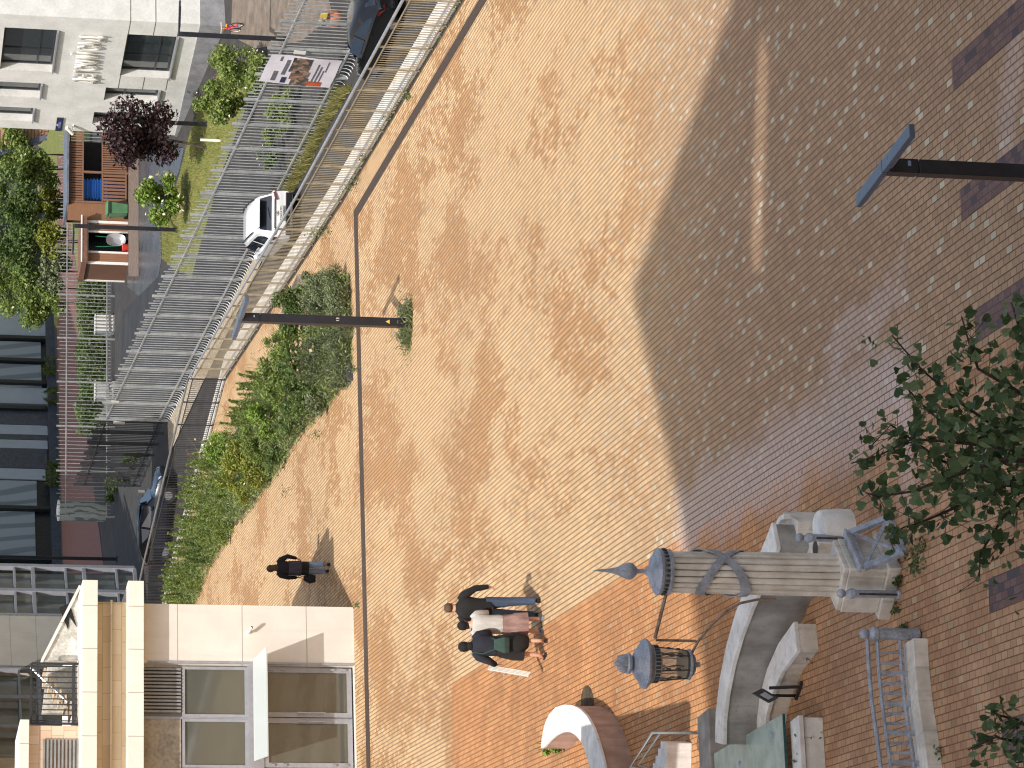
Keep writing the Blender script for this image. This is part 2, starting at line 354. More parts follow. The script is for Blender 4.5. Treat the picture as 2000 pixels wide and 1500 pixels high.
terr(Tp([(455, 130), (490, 190), (452, 290), (428, 352), (410, 420), (392, 480), (376, 540), (318, 505), (316, 440), (340, 390), (352, 340), (372, 260), (400, 190), (430, 140)]), .03, MLAWN, 'lawn')
MDRK = M('wet_asphalt', S(78, 77, 78), .3, sc=.35, var=.25, bump=.06, bsc=30, Specular_IOR_Level=.6)
terr(Tp([(249, 250), (249, 560), (300, 600), (316, 505), (314, 440), (336, 390), (350, 335), (360, 290)]), .015, MDRK, 'yard_path')
MBRP = M('brick_path', S(122, 88, 80), .8, sc=5, var=.16, bump=.3, bsc=25)
terr(Tp([(112, 300), (112, 640), (118, 900), (124, 1120), (205, 1120), (172, 860), (160, 760), (154, 640), (152, 540), (135, 420), (135, 300)]), .02, MBRP, 'brick_path')
terr(Tp([(252, 250), (252, 540), (272, 540), (272, 250)]), .03, M('shed_paving', S(124, 108, 96), .7, sc=4, var=.2), 'shed_apron')
terr(Tp([(455, -20), (452, 70), (500, 95), (590, 80), (650, 30), (640, -20)]), .02, M('entrance_paving', S(124, 112, 100), .75, sc=2, var=.22), 'entrance_paving')
# dark wet drive seen through the fence
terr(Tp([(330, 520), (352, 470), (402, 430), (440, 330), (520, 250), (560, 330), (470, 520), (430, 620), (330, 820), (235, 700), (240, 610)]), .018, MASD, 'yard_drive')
# grass verges: many blades, nobody could count them
MGRASS = leafmat('grass_blades', [S(92, 98, 54), S(132, 130, 76), S(164, 154, 106)], .3)
def blades(name, poly_px, n, h, dz=0., fnz=T):
    P = [fnz(x, y) for x, y in poly_px]; xs = [p.x for p in P]; ys = [p.y for p in P]; pts = []
    def inside(x, y):
        c = False
        for i in range(len(P)):
            a, b = P[i], P[i-1]
            if (a.y > y) != (b.y > y) and x < (b.x-a.x)*(y-a.y)/(b.y-a.y)+a.x: c = not c
        return c
    while len(pts) < n:
        x, y = random.uniform(min(xs), max(xs)), random.uniform(min(ys), max(ys))
        if inside(x, y): pts.append((x, y, (tz(y) if fnz is T else 0)+dz))
    v = []; F_ = []
    for i, (x, y, z) in enumerate(pts):
        a = random.random()*6.28; hh = h*random.uniform(.5, 1.3); wd = hh*.09; lx, ly = random.gauss(0, hh*.3), random.gauss(0, hh*.3)
        v += [(x-wd*math.cos(a), y-wd*math.sin(a), z), (x+wd*math.cos(a), y+wd*math.sin(a), z), (x+lx, y+ly, z+hh)]; F_.append((3*i, 3*i+1, 3*i+2))
    m = MB(); m.v = v; m.f = F_; return struct(m.build(name, MGRASS), 'stuff')
blades('verge_grass', [(690, 170), (640, 250), (602, 330), (572, 376), (548, 374), (566, 338), (590, 290), (622, 225), (660, 172)], 5200, .3)
blades('lawn_grass', [(455, 130), (490, 190), (452, 290), (428, 352), (410, 420), (392, 480), (376, 540), (318, 505), (316, 440), (340, 390), (352, 340), (372, 260), (400, 190), (430, 140)], 9000, .12, .03)
# retaining wall with pale coping under the railing, and the mossy joint beside it
MCON = M('pale_concrete', S(226, 220, 208), .8, sc=1.5, var=.12, bump=.2, bsc=30); MCOND = M('grey_concrete', S(150, 144, 134), .9, sc=1., var=.2, bump=.2)
MSOIL = M('mossy_joint', S(92, 78, 56), .95, sc=4, var=.35)
def offs(line, d):
    out = []
    for i, p in enumerate(line):
        t = Vector((0, 0, 0))
        if i > 0: t += (p-line[i-1]).normalized()
        if i < len(line)-1: t += (line[i+1]-p).normalized()
        t.normalize(); out.append(p+Vector((t.y, -t.x, 0))*d)
    return out
def ribbon(m, A, B, z0, z1):
    for i in range(len(A)-1): m.prism([A[i].xy, B[i].xy, B[i+1].xy, A[i+1].xy], z0, z1)
E0 = EDGE; Ea, Eb, Ec = offs(E0, .01), offs(E0, .22), offs(E0, .95)
wl = thing('retaining_wall', 'long low retaining wall with pale coping behind the bar railing', 'wall', E0[2])
m = MB(); ribbon(m, offs(E0, .24), offs(E0, .93), -8, -.07); m.build('wall', MCOND, wl)
m = MB(); ribbon(m, Eb, Ec, -.068, 0.02); m.build('coping', MCON, wl)
m = MB(); ribbon(m, Ea, offs(E0, .218), -.3, -.03); struct(m.build('mossy_joint', MSOIL))
# ================================================================ railings and fences
MGALV = M('galvanised', S(178, 180, 180), .45, .35, sc=2, var=.15); MGALD = M('tan_painted_bars', S(158, 146, 124), .5, .15, sc=3, var=.15)
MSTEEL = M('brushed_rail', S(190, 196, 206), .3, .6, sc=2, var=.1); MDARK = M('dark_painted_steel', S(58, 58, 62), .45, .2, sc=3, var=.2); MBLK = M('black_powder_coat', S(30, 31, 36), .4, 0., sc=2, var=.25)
MRAIL2 = M('grey_rail', S(126, 128, 128), .45, .3, sc=2, var=.12)
def railing(line, name, label, cat, h, bay, barmat, nb, railmat, postmat, barw=.032, z0=0.02, dense=0):
    t = thing(name, label, cat, line[0]+Vector((0, 0, 0))); 
    pts = [line[0]]; acc = [0]
    segs = []
    for i in range(len(line)-1):
        a, b = line[i], line[i+1]; L = (b-a).length; n = max(1, round(L/bay))
        for j in range(n): segs.append((a.lerp(b, j/n), a.lerp(b, (j+1)/n)))
    top = MB(); low = MB(); mid = MB()
    top.tube([p+Vector((0, 0, h)) for p in line], .036, 10); mid.tube([p+Vector((0, 0, h-.16)) for p in line], .02, 6); low.tube([p+Vector((0, 0, .11)) for p in line], .02, 6)
    top.build('handrail', railmat, t, smooth=True); mid.build('upper_rail', postmat, t, smooth=True); low.build('lower_rail', postmat, t, smooth=True)
    for i, (a, b) in enumerate(segs):
        d = (b-a).normalized(); ang = math.atan2(d.y, d.x)
        MB().box(a+Vector((0, 0, h/2)), (.03, .045, h), ang).build('post', postmat, t)
        m = MB()
        for k in range(1, nb+1):
            q = a.lerp(b, k/(nb+1)); m.box(q+Vector((0, 0, (h-.05)/2)), (.014, barw, h-.27), ang)
        m.build('bar_panel', barmat, t)
    return t
RL = offs(EDGE, .1)
a0 = RL[1]+(RL[0]-RL[1])*.28
railing([a0, RL[1], RL[2], RL[3]], 'bar_railing', 'sunlit tan bar railing with a steel handrail, along the road where the cars stand', 'railing', 1.25, 1.8, MGALD, 9, MSTEEL, MGALD, .016)
railing([RL[3]+(RL[4]-RL[3])*.006, RL[4], RL[5], RL[5]+(RL[6]-RL[5])*.5], 'bar_railing', 'dark thin-barred railing behind the planted bed, left of the railing corner', 'railing', 1.28, 2., MDARK, 11, MRAIL2, MDARK, .018)
def school_fence(P0, P1, name, label, bays, nb, h, mat, zf, hook=True, var=True, group=None, sub=None):
    t = thing(name, label, 'fence', Vector((P0.x, P0.y, zf(P0))), group=group); d = (P1-P0).normalized(); ang = math.atan2(d.y, d.x); nn = Vector((d.y, -d.x, 0)); rnd = random.Random(5)
    z3 = lambda p, z: Vector((p.x, p.y, zf(p)+z))
    for zz, nm in ((h-.5, 'top_rail'), (.42, 'bottom_rail')):
        m = MB(); n = max(2, bays); ps = [P0.lerp(P1, i/n) for i in range(n+1)]
        for i in range(n): m.beam(z3(ps[i], zz), z3(ps[i+1], zz), .06, .06)
        m.build(nm, mat, t)
    for i in range(bays+1):
        q = P0.lerp(P1, i/bays); MB().box(z3(q, h/2), (.07, .1, h), ang).build('post', mat, t)
        if i == bays: break
        m = MB()
        for k in range(1, nb+1):
            q = P0.lerp(P1, (i+k/(nb+1))/bays); hh = h-(.12 if k % 3 else -.02)-(rnd.random()*.05)
            pth = [z3(q, hh), z3(q, hh-.35), z3(q, .5), z3(q, .22)]
            if hook: pth += [z3(q+nn*-.05, .1), z3(q+nn*-.14, .05)]
            m.tube(pth, .0185, 6)
            m.box(z3(q, hh-.12), (.02, .045, .26), ang)
        m.build('bar_panel', mat, t, smooth=True)
    return t
zt = lambda p: tz(p.y)
L_ = (FB-FA).length
sf = school_fence(FA-fu*16.5, FB, 'school_fence', 'tall galvanised bar fence of the school yard, running the length of the road', 25, 7, 3.2, MGALV, zt)
FC = FB+Vector((-3.3, 12.9, 0))
school_fence(FB+fu*.12, FC, 'school_fence', 'shaded dark end of the tall bar fence, left of its last pale post', 6, 6, 3.2, MDARK, zt, hook=False)  # shaded end of the fence, its shade put into the dark steel colour
ip = [T(224, y) for y in (1010, 250)]
school_fence(ip[0], ip[1], 'yard_fence', 'thin grey bar fence in front of the brick path and the far bushes', 9, 11, 3.05, MGALV, zt, hook=False)
# gravel kerb under the long fence, concrete plinth at its left end
MGRAV = M('gravel', S(176, 164, 146), .95, sc=9, var=.3, bump=.6, bsc=60)
gp = [fpt(t, -.1) for t in (12, 18, 25, L_)]; gq = [fpt(t, -w_) for t, w_ in ((12, .7), (18, 1.0), (25, 1.2), (L_, 1.6))]
terr([p.xy for p in gp]+[p.xy for p in reversed(gq)], .05, MGRAV, 'gravel_strip')
# ================================================================ lamps
MLAMP = M('lamp_black', S(34, 36, 44), .35, 0., sc=1.5, var=.2, bump=.03); MLED = M('lamp_lens', S(150, 170, 205), .2, .1, bump=0)
MHEAD = M('lamp_head_grey_blue', S(92, 102, 120), .3, .2, sc=1., var=.06, bump=.02)
def t_lamp(base, h, post, hl, hw, ang, label, loc_rz):
    t = thing('plaza_lamp', label, 'street lamp', base, loc_rz, 'T-shaped plaza lamps')
    MB().box((0, 0, h*.44), (post, post, h*.88)).build('post', MLAMP, t, local=True, bevel=.008)
    m = MB(); m.extr([(-post*.5, -post*.5, h*.883), (post*.5, -post*.5, h*.883), (post*.5, post*.5, h*.883), (-post*.5, post*.5, h*.883)], (0, 0, h*.1)); m.build('mount', MLAMP, t, local=True, bevel=.006)
    MB().box((0, 0, .03), (post*1.5, post*1.5, .05)).build('base_plate', MLAMP, t, local=True)
    m = MB(); q = Matrix.Rotation(ang-loc_rz, 3, 'Z'); z = h*.983
    m.box((0, 0, z+post*.2), (hl, hw, post*.4), ang-loc_rz); hd = m.build('lamp_head', MHEAD, t, local=True, bevel=.006)
    m = MB(); m.box((0, 0, z-.012), (hl*.92, hw*.7, .02), ang-loc_rz); m.build('lens', MLED, t, local=True)
    m = MB(); m.box((0, 0, z+post*.2), (.012, hw*1.02, post*.42), ang-loc_rz); m.build('head_seam', MLAMP, t, local=True)
    m = MB(); m.box((.02, -post*.52, h*.915), (.05, .02, .03)); m.build('bolt', MLED, t, local=True)
    return t
HA = R_(110)
pb = G(803, 632); tl = t_lamp(pb, 3.98, .2, 2.5, .17, HA, 'black T-shaped lamp standing in a tuft of grass before the planted bed', R_(14))
MWT = M('white_paint', S(230, 228, 220), .5, var=.05, bump=0); MYEL = M('yellow_sticker', S(226, 196, 90), .5, var=.08, bump=0)
mwp = Matrix.Translation(pb)@Matrix.Rotation(R_(14), 4, 'Z')
text('lamp_number', '13', .1, MWT, None, Matrix(), .002); num = bpy.data.objects['lamp_number']; num.parent = tl
num.data.transform(Matrix.Translation((0.01, -.1035, 1.72))@Matrix.Rotation(math.pi/2, 4, 'X'))
MB().extr([(-.05, -.1015, .52), (.05, -.1015, .52), (0, -.1015, .61)], (0, -.003, 0)).build('warning_sticker', MYEL, tl, local=True)
MB().box((0, -.1, .33), (.07, .006, .03)).build('inspection_plate', MHEAD, tl, local=True)
nl = D(1735, 330, 30); t_lamp(Vector((nl.x+.02, 30, 0)), nl.z+.06, .14, 1.72, .125, HA, 'black T-shaped lamp nearest the viewer, in the shade at the right', R_(14))
def l_lamp(base, h, side, label, arm=1.15):
    t = thing('yard_lamp', label, 'street lamp', base, 0, 'black L-shaped yard lamps')
    MB().box((0, 0, h/2), (.17, .17, h)).build('post', MLAMP, t, local=True, bevel=.01)
    MB().box((side*(arm/2+.0), 0, h+.035), (arm+.17, .17, .065)).build('lamp_arm', MLAMP, t, local=True, bevel=.008)
    MB().box((side*(arm*.55), 0, h-.008), (arm*.7, .11, .018)).build('lens', MLED, t, local=True)
    MB().box((0, 0, .03), (.28, .28, .06)).build('base_plate', MLAMP, t, local=True)
    return t
l_lamp(T(405, 243), 3.85, -1, 'black yard lamp in front of the purple-leaved tree')
l_lamp(T(347, 449), 4.45, -1, 'black yard lamp in front of the small brown shed')
l_lamp(T(560, 77), 4.0, 1, 'black yard lamp at the school corner, beside the child bicycle')
l_lamp(T(129, 327), 2.4, 1, 'short black yard lamp in front of the far bushes, over the slatted enclosure', .2)
l_lamp(T(229, 1092), 6.6, 1, 'tall black lamp post in the shade before the dark hall', .4)
# white marker post on the lawn
MB().box(T(432, 275)+Vector((0, 0, .4)), (.1, .1, .9)).build('marker_post', MWT); tag(bpy.data.objects['marker_post'], 'short white post on the lawn under the purple-leaved tree', 'post')
# ================================================================ helper: wall with openings in local coordinates
def holewall(m, x0, x1, z0, z1, holes, depth, y=0.):
    xs = sorted({x0, x1, *[h[0] for h in holes], *[h[1] for h in holes]}); zs = sorted({z0, z1, *[h[2] for h in holes], *[h[3] for h in holes]})
    for i in range(len(xs)-1):
        for j in range(len(zs)-1):
            cx, cz = (xs[i]+xs[i+1])/2, (zs[j]+zs[j+1])/2
            if any(h[0] < cx < h[1] and h[2] < cz < h[3] for h in holes): continue
            m.face([(xs[i], y, zs[j]), (xs[i+1], y, zs[j]), (xs[i+1], y, zs[j+1]), (xs[i], y, zs[j+1])])
    for a, b, c, d in holes:
        m.face([(a, y, c), (a, y+depth, c), (b, y+depth, c), (b, y, c)]); m.face([(a, y, d), (b, y, d), (b, y+depth, d), (a, y+depth, d)])
        m.face([(a, y, c), (a, y, d), (a, y+depth, d), (a, y+depth, c)]); m.face([(b, y, c), (b, y+depth, c), (b, y+depth, d), (b, y, d)])
    return m
def glassmat(name, tint, rough=.06, spec=.8, var=.4, sc=.35):
    k = N(name); o = k.obj(); n = k.noise(o, sc, 4, .6); k.col(k.mix(k.ss(n, .3, .7), tuple(c*(1-var) for c in tint), tint)); k.set(Roughness=rough); k.b.inputs['Specular IOR Level'].default_value = spec
    k.b.inputs['Coat Weight'].default_value = .6; k.b.inputs['Coat Roughness'].default_value = .03; return k.m
MGL = glassmat('dark_window_glass', S(62, 70, 74)); MGLG = glassmat('grey_green_glass', S(104, 106, 98), .04, .9, .1, .8); MGLG.node_tree.nodes['Principled BSDF'].inputs['Metallic'].default_value = .35; MGLS = glassmat('facade_glass', S(140, 146, 140), .05, .8, .4, .5)
MFRM = M('aluminium_frame', S(168, 170, 178), .4, .3, sc=2, var=.08, bump=.02); MFRD = M('dark_frame', S(54, 56, 60), .4, .1, var=.15, bump=.02)
def window(parent, x0, x1, z0, z1, y, fr, gl, mull=(), trans=(), bw=.05, name='window', glname='pane', dep=.06):
    m = MB()
    for a, b in ((x0, x0+bw), (x1-bw, x1)): m.box(((a+b)/2, y, (z0+z1)/2), (bw, dep, z1-z0))
    for a in (z0+bw/2, z1-bw/2): m.box(((x0+x1)/2, y, a), (x1-x0-2*bw, dep, bw))
    for q in mull: m.box((x0+(x1-x0)*q, y, (z0+z1)/2), (bw*.8, dep*.9, z1-z0-2*bw))
    for q in trans: m.box(((x0+x1)/2, y+.002, z0+(z1-z0)*q), (x1-x0-2*bw, dep*.8, bw*.8))
    f = m.build(name, fr, parent, local=True)
    g = MB(); g.box(((x0+x1)/2, y+dep*.3, (z0+z1)/2), (x1-x0-bw, .01, z1-z0-bw)); g.build(glname, gl, f, local=True)
    return f
# ================================================================ entrance pavilion
def plaster(name, col, jx, jz, ox=0, oz=0, w=.012, var=.05):
    """smooth render with panel joints every jx, jz metres (local x, z)"""
    k = N(name); o = k.obj(); s = k.node('SeparateXYZ'); k.l(o, s.inputs[0])
    def gr(v, p, off): return k.ss(k.math('ABSOLUTE', k.math('SUBTRACT', k.math('FRACT', k.math('DIVIDE', k.math('ADD', v, off), p)), .5)), .5-w/p*1.2, .5-w/p*.5)
    j = k.math('MAXIMUM', gr(s.outputs[0], jx, ox), gr(s.outputs[2], jz, oz)) if jx else gr(s.outputs[2], jz, oz)
    n = k.noise(o, 1.2, 5, .6); n2 = k.noise(o, 9, 4)
    mp = k.node('Mapping'); mp.inputs['Scale'].default_value = (3., 3., .35); k.l(o, mp.inputs[0]); st = k.noise(mp.outputs[0], 1.4, 4, .6)
    c = k.mix(k.ss(n, .35, .65), tuple(v*(1-var*1.6) for v in col), col); c = k.mix(k.math('MULTIPLY', k.ss(st, .5, .75), .18), c, tuple(v*.62 for v in col)); c = k.mix(k.math('MULTIPLY', k.math('SUBTRACT', n2, .45), .25), c, tuple(v*.75 for v in col))
    c = k.mix(k.math('MULTIPLY', j, .6), c, S(120, 104, 88)); k.col(c); k.set(Roughness=.85); k.bump(k.math('SUBTRACT', k.math('MULTIPLY', n2, .2), j), .4, .01); return k.m
MHB0 = M('dark_interior', S(40, 40, 38), .8, bump=0)
PA = math.atan2(82.0-80.58, -5.77+9.66); PO = G(690, 1186)
pv = thing('entrance_pavilion', 'low cream entrance pavilion with glazed doors and two projecting cornices', 'building', PO, PA)
ex = Vector((math.cos(PA), math.sin(PA), 0))
def pw(x, y): q = Wl(x, y, PO, PA); return ((q-PO).dot(ex), q.z)
MCRM = plaster('cream_render', S(222, 217, 208), 1.56*1.5, 1.62, -.62, .42); MCRN = plaster('cornice_render', S(232, 227, 216), 1.1, 30, .2, 15)
ZC0 = pw(278, 1250)[1]; ZC1 = pw(247, 1250)[1]; ZF1 = pw(188, 1250)[1]; ZU1 = pw(158, 1250)[1]
xj = pw(500, 1297)[0]; XL = -9.5; zd = pw(283, 1400)[1]
m = holewall(MB(), XL, 0, 0, ZC0, [(XL+.01, xj, .02, ZC0-.02)], .25); m.face([(0, 0, 0), (0, 7, 0), (0, 7, ZF1), (0, 0, ZF1)]); m.build('wall', MCRM, pv, local=True)
MB().box(((XL+.46)/2, 3.2, (ZC0+ZC1)/2), (.46-XL, 7.3, ZC1-ZC0)).build('lower_cornice', MCRN, pv, local=True, bevel=.01)
def tiles(name, c1, c2, bw, bh):
    k = N(name); o = k.obj(); s = k.node('SeparateXYZ'); k.l(o, s.inputs[0]); cb = k.node('CombineXYZ'); k.l(s.outputs[0], cb.inputs[0]); k.l(s.outputs[2], cb.inputs[1])
    b = k.n.new('ShaderNodeTexBrick'); k.l(cb.outputs[0], b.inputs['Vector'])
    for n_, v in (('Color1', (*c1, 1)), ('Color2', (*c2, 1)), ('Mortar', (*tuple(v*.5 for v in c1), 1)), ('Scale', 1.), ('Mortar Size', .006), ('Brick Width', bw), ('Row Height', bh)): b.inputs[n_].default_value = v
    n = k.noise(o, 5, 4); k.col(k.mix(k.math('MULTIPLY', n, .3), b.outputs['Color'], S(196, 160, 120))); k.set(Roughness=.7); k.bump(k.math('SUBTRACT', 0., b.outputs['Fac']), .3, .01); return k.m
MTIL = tiles('sandstone_tiles', S(220, 202, 172), S(206, 184, 152), .66, (ZF1-ZC1)/3.2)
MB().box(((XL+.04)/2, .25, (ZC1+ZF1)/2), (.04-XL, .4, ZF1-ZC1)).build('frieze', MTIL, pv, local=True)
MB().box(((XL+.05)/2, .02, ZC1+(ZF1-ZC1)*.5), (.08-XL, .14, .05)).build('frieze_ledge', MTIL, pv, local=True)
MB().box(((XL+.46)/2, 3.2, (ZF1+ZU1)/2), (.46-XL, 7.3, ZU1-ZF1)).build('upper_cornice', MCRN, pv, local=True, bevel=.01)
# glazing, louvres, doors
x_m = pw(500, 1398)[0]; zl0 = pw(357, 1340)[1]; zg0 = pw(485, 1340)[1]; zdt = pw(516, 1340)[1]; xr = xj-.04; yg = .2
MLOUV = M('louvre_grey', S(150, 150, 150), .5, .2, var=.1)
m = MB(); n = 13
for i in range(n): xx = x_m+.08+(xr-x_m-.12)*(i+.5)/n; m.box((xx, yg-.02, (zl0+ZC0)/2), ((xr-x_m)/n*.5, .1, ZC0-zl0-.06))
m.box(((x_m+xr)/2, yg+.06, (zl0+ZC0)/2), (xr-x_m, .02, ZC0-zl0)); m.build('louvre', MLOUV, pv, local=True)
MPAN = M('grey_panel', S(168, 160, 146), .5, 0, sc=1.5, var=.25); m = MB(); m.box(((x_m+XL)/2-.03, yg, (zl0+ZC0)/2), (x_m-XL-.06, .04, ZC0-zl0-.05)); m.build('spandrel_panel', MPAN, pv, local=True)
wdt = xr-x_m
MB().box((x_m-.025, yg+.03, ZC0/2), (.06, .08, ZC0-.1)).build('centre_mullion', MFRM, pv, local=True); MB().box(((XL+xj)/2, yg+.9, ZC0/2), (xj-XL, .05, ZC0-.05)).build('interior', MHB0, pv, local=True)
for a, b in ((x_m, xr), (x_m-wdt, x_m-.05), (x_m-2*wdt-.05, x_m-wdt-.05)): window(pv, a, b, zg0, zl0, yg, MFRM, MGLG, bw=.07)
for i, (a, b) in enumerate(((x_m+.02, xr), (x_m-wdt+.02, x_m-.02))):
    d = window(pv, a, b, .06, zdt, yg, MFRM, MGLG, bw=.12, name='glass_door'); hx = a+.09 if i == 0 else b-.09
    m = MB(); m.tube([(hx, yg-.13, .75), (hx, yg-.13, 1.45)], .018, 8); [m.beam((hx, yg-.13, z), (hx, yg, z), .02, .02) for z in (.8, 1.4)]; m.build('pull_handle', MSTEEL, d, local=True, smooth=True)
    m = MB(); hx2 = b-.05 if i == 0 else a+.05; [m.box((hx2, yg-.05, z), (.05, .05, .12)) for z in (.25, .55, zdt-.5, zdt-.2)]; m.build('hinge', MFRM, d, local=True)
window(pv, x_m-2*wdt-.05, x_m-wdt-.03, .06, zdt, yg, MFRM, MGLG, bw=.12)
MB().box(((XL+xj)/2, yg, (zdt+zg0)/2), (xj-XL-.02, .1, zg0-zdt)).build('transom_beam', MFRM, pv, local=True)
MB().box((xj+.02, .0, ZC0/2-.05), (.05, .06, ZC0-.15)).build('door_jamb', MFRM, pv, local=True)
MICE = N('frosted_glass'); MICE.col(S(206, 214, 212)); MICE.set(Roughness=.25, Alpha=.82); MICE.bump(MICE.noise(MICE.obj(), 9, 3), .05); MICE = MICE.m
m = MB(); zaw = (zdt+zg0)/2+.05; x0a, x1a = pw(500, 1487)[0], pw(500, 1288)[0]
m.extr([(x0a, -.02, zaw), (x1a, -.02, zaw), (x1a+.04, -1.05, zaw-.2), (x0a-.12, -1.05, zaw-.2)], (0, 0, .03)); aw = m.build('glass_awning', MICE, pv, local=True)
# camera on the wall
q = pw(485, 1237); cc = thing('wall_camera', 'small white security camera on the cream pavilion wall', 'camera', PO+ex*q[0]+Vector((0, 0, q[1])), PA)
MB().box((0, -.08, 0), (.05, .16, .05)).build('bracket', MWT, cc, local=True); MB().tube([(-.03, -.13, .03), (.1, -.22, -.06)], .04, 10).build('body', MWT, cc, local=True, smooth=True); MB().ell((.1, -.22, -.06), (.03, .03, .03), 8, 6).build('lens', MFRD, cc, local=True)
# roof things
def pr(x, y, dy):  # point on a plane dy behind the front
    P = PO+Vector((-math.sin(PA), math.cos(PA), 0))*dy; q = Wl(x, y, P, PA); return ((q-PO).dot(ex), dy, q.z)
MMAR = M('stained_white_render', S(214, 210, 200), .8, sc=2.5, var=.25)
tri = [pr(158, 1145, 1.2), pr(84, 1290, 1.2), pr(158, 1290, 1.2)]
MB().extr(tri, (0, .25, 0)).build('stair_parapet', MMAR, pv, local=True)
m = MB(); m.beam(Vector(tri[0])+Vector((0, .1, .02)), Vector(tri[1])+Vector((0, .1, .02)), .34, .07); m.build('parapet_coping', MCRN, pv, local=True)
m = MB(); m.extr([pr(115, 1187, 1.19), pr(136, 1178, 1.19), pr(150, 1225, 1.19), pr(136, 1205, 1.19), pr(133, 1230, 1.19)], (0, -.02, 0)); m.build('parapet_slit', M('slit_dark', S(30, 28, 26), .9, bump=0), pv, local=True)
rg = thing('roof_railing', 'dark steel railing on the pavilion roof beside the sloping parapet', 'railing', PO+Vector((0, 0, 0)), PA)
m = MB(); z0r, z1r = pr(153, 1350, .7)[2], pr(61, 1350, .7)[2]
xa, xb = pr(100, 1413, .7)[0], pr(100, 1296, .7)[0]
MB().beam((xa, .7, z1r), (xb, .7, z1r), .05, .05).build('top_rail', MDARK, rg, local=True); MB().beam((xa, .7, z1r-.14), (xb, .7, z1r-.14), .03, .03).build('middle_rail', MDARK, rg, local=True); MB().beam((xa, .7, z0r+.12), (xb, .7, z0r+.12), .07, .07).build('bottom_rail', MDARK, rg, local=True)
for i in range(11): m.box((xa+(xb-xa)*(i+.5)/11, .7, (z0r+z1r)/2), (.025, .025, z1r-z0r-.05))
m.build('bar_panel', MDARK, rg, local=True); [MB().box((q, .7, (z0r+z1r)/2), (.05, .05, z1r-z0r)).build('post', MDARK, rg, local=True) for q in (xa, xb)]
MB().tube([(xb-.02, 1.05, z1r), (xb-.9, 1.0, z0r+.25)], .03, 8).build('stair_handrail', MSTEEL, rg, local=True, smooth=True)
MB().extr([pr(82, 1392, 1.9), pr(92, 1303, 1.9), pr(152, 1303, 1.9), pr(152, 1392, 1.9)], (0, .2, 0)).build('stair_back_wall', MMAR, pv, local=True)
for i in range(6): MB().box((xb-.2-i*.17, 1.4, z1r-.35-i*.13), (.34, .8, .05)).build('stair_tread', MTIL, pv, local=True)
vb = thing('vent_block', 'tiled ventilation block with a slatted grille on the pavilion roof', 'vent', PO, PA)
p1, p2 = pr(52, 1417, .6), pr(157, 1500, .6); MTL2 = tiles('pink_stone_tiles', S(222, 200, 178), S(208, 178, 152), .24, .3)
MB().box((p1[0]-1.2, 1.6, (p1[2]+p2[2])/2), (2.4, 2., p1[2]-p2[2])).build('block', MTL2, vb, local=True); MB().box((p1[0]-1.15, 1.55, p1[2]+.06), (2.5, 2.3, .22)).build('coping', MCRN, vb, local=True)
g1, g2 = pr(82, 1440, .6), pr(155, 1440, .6); m = MB()
for i in range(10): m.box((p1[0]-1.3, .56, g2[2]+(g1[2]-g2[2])*(i+.5)/10), (1.9, .06, (g1[2]-g2[2])/20))
m.build('grille', MLOUV, vb, local=True)
# ================================================================ grey building behind the pavilion
GA = R_(60); GX = T(281, 1108); GP = Vector((GX.x, GX.y, 0)); gb = thing('grey_building', 'tall grey building with gridded glazing and concrete panels behind the pavilion', 'building', GP, GA)
gx = Vector((math.cos(GA), math.sin(GA), 0))
def gw(x, y): q = Wl(x, y, GP, GA); return ((q-GP).dot(gx), q.z)
MGC = plaster('banded_concrete', S(196, 190, 178), 0, 1.15, 0, .3); k_ = None
HG = 132
s1, s2, s3 = gw(100, 1201)[0], gw(50, 1303)[0], gw(30, 1477)[0]
m = MB(); m.box(((s1+s2)/2, 6., HG/2-1.5), (s1-s2, 12, HG+3)); m.box((s3-6, 6., HG/2-1.5), (12, 12, HG+3)); m.box((s1/2, 6.4, HG/2-1.5), (-s1, 11.2, HG+3)); m.box(((s2+s3)/2, 6.4, HG/2-1.5), (s2-s3, 11.2, HG+3)); m.build('wall', MGC, gb, local=True)
def gridglass(x0, x1, zl, zh, mull, name='glazing'):
    m = MB(); bw = .22
    for q in mull: m.box((x0+(x1-x0)*q, .12, (zl+zh)/2), (bw, .24, zh-zl))
    z = zl; zs = []
    while z < zh: zs.append(z); z += 2.35
    for z in zs: m.box(((x0+x1)/2, .13, z), (x1-x0, .2, .16)); m.box(((x0+x1)/2, .13, z+.85), (x1-x0, .18, .1))
    f = m.build(name, MFRM, gb, local=True); g = MB(); g.box(((x0+x1)/2, .5, (zl+zh)/2), (x1-x0, .05, zh-zl)); g.build('pane', MGLS, f, local=True)
gridglass(s1, 0, -.4, 16, (0, .5, 1.)); gridglass(s3, s2, -.4, 16, (0, .33, .66, 1.))
us = MB().box((-13, 139., 8.2), (18.8, 7.2, 2.4)).build('added_shade_slab', MGC, None, loc=(-13, 139, 7)); tag(us, 'unseen slab added above the frame to shade the far lane', 'building')  # slab added out of view only to shade the far lane
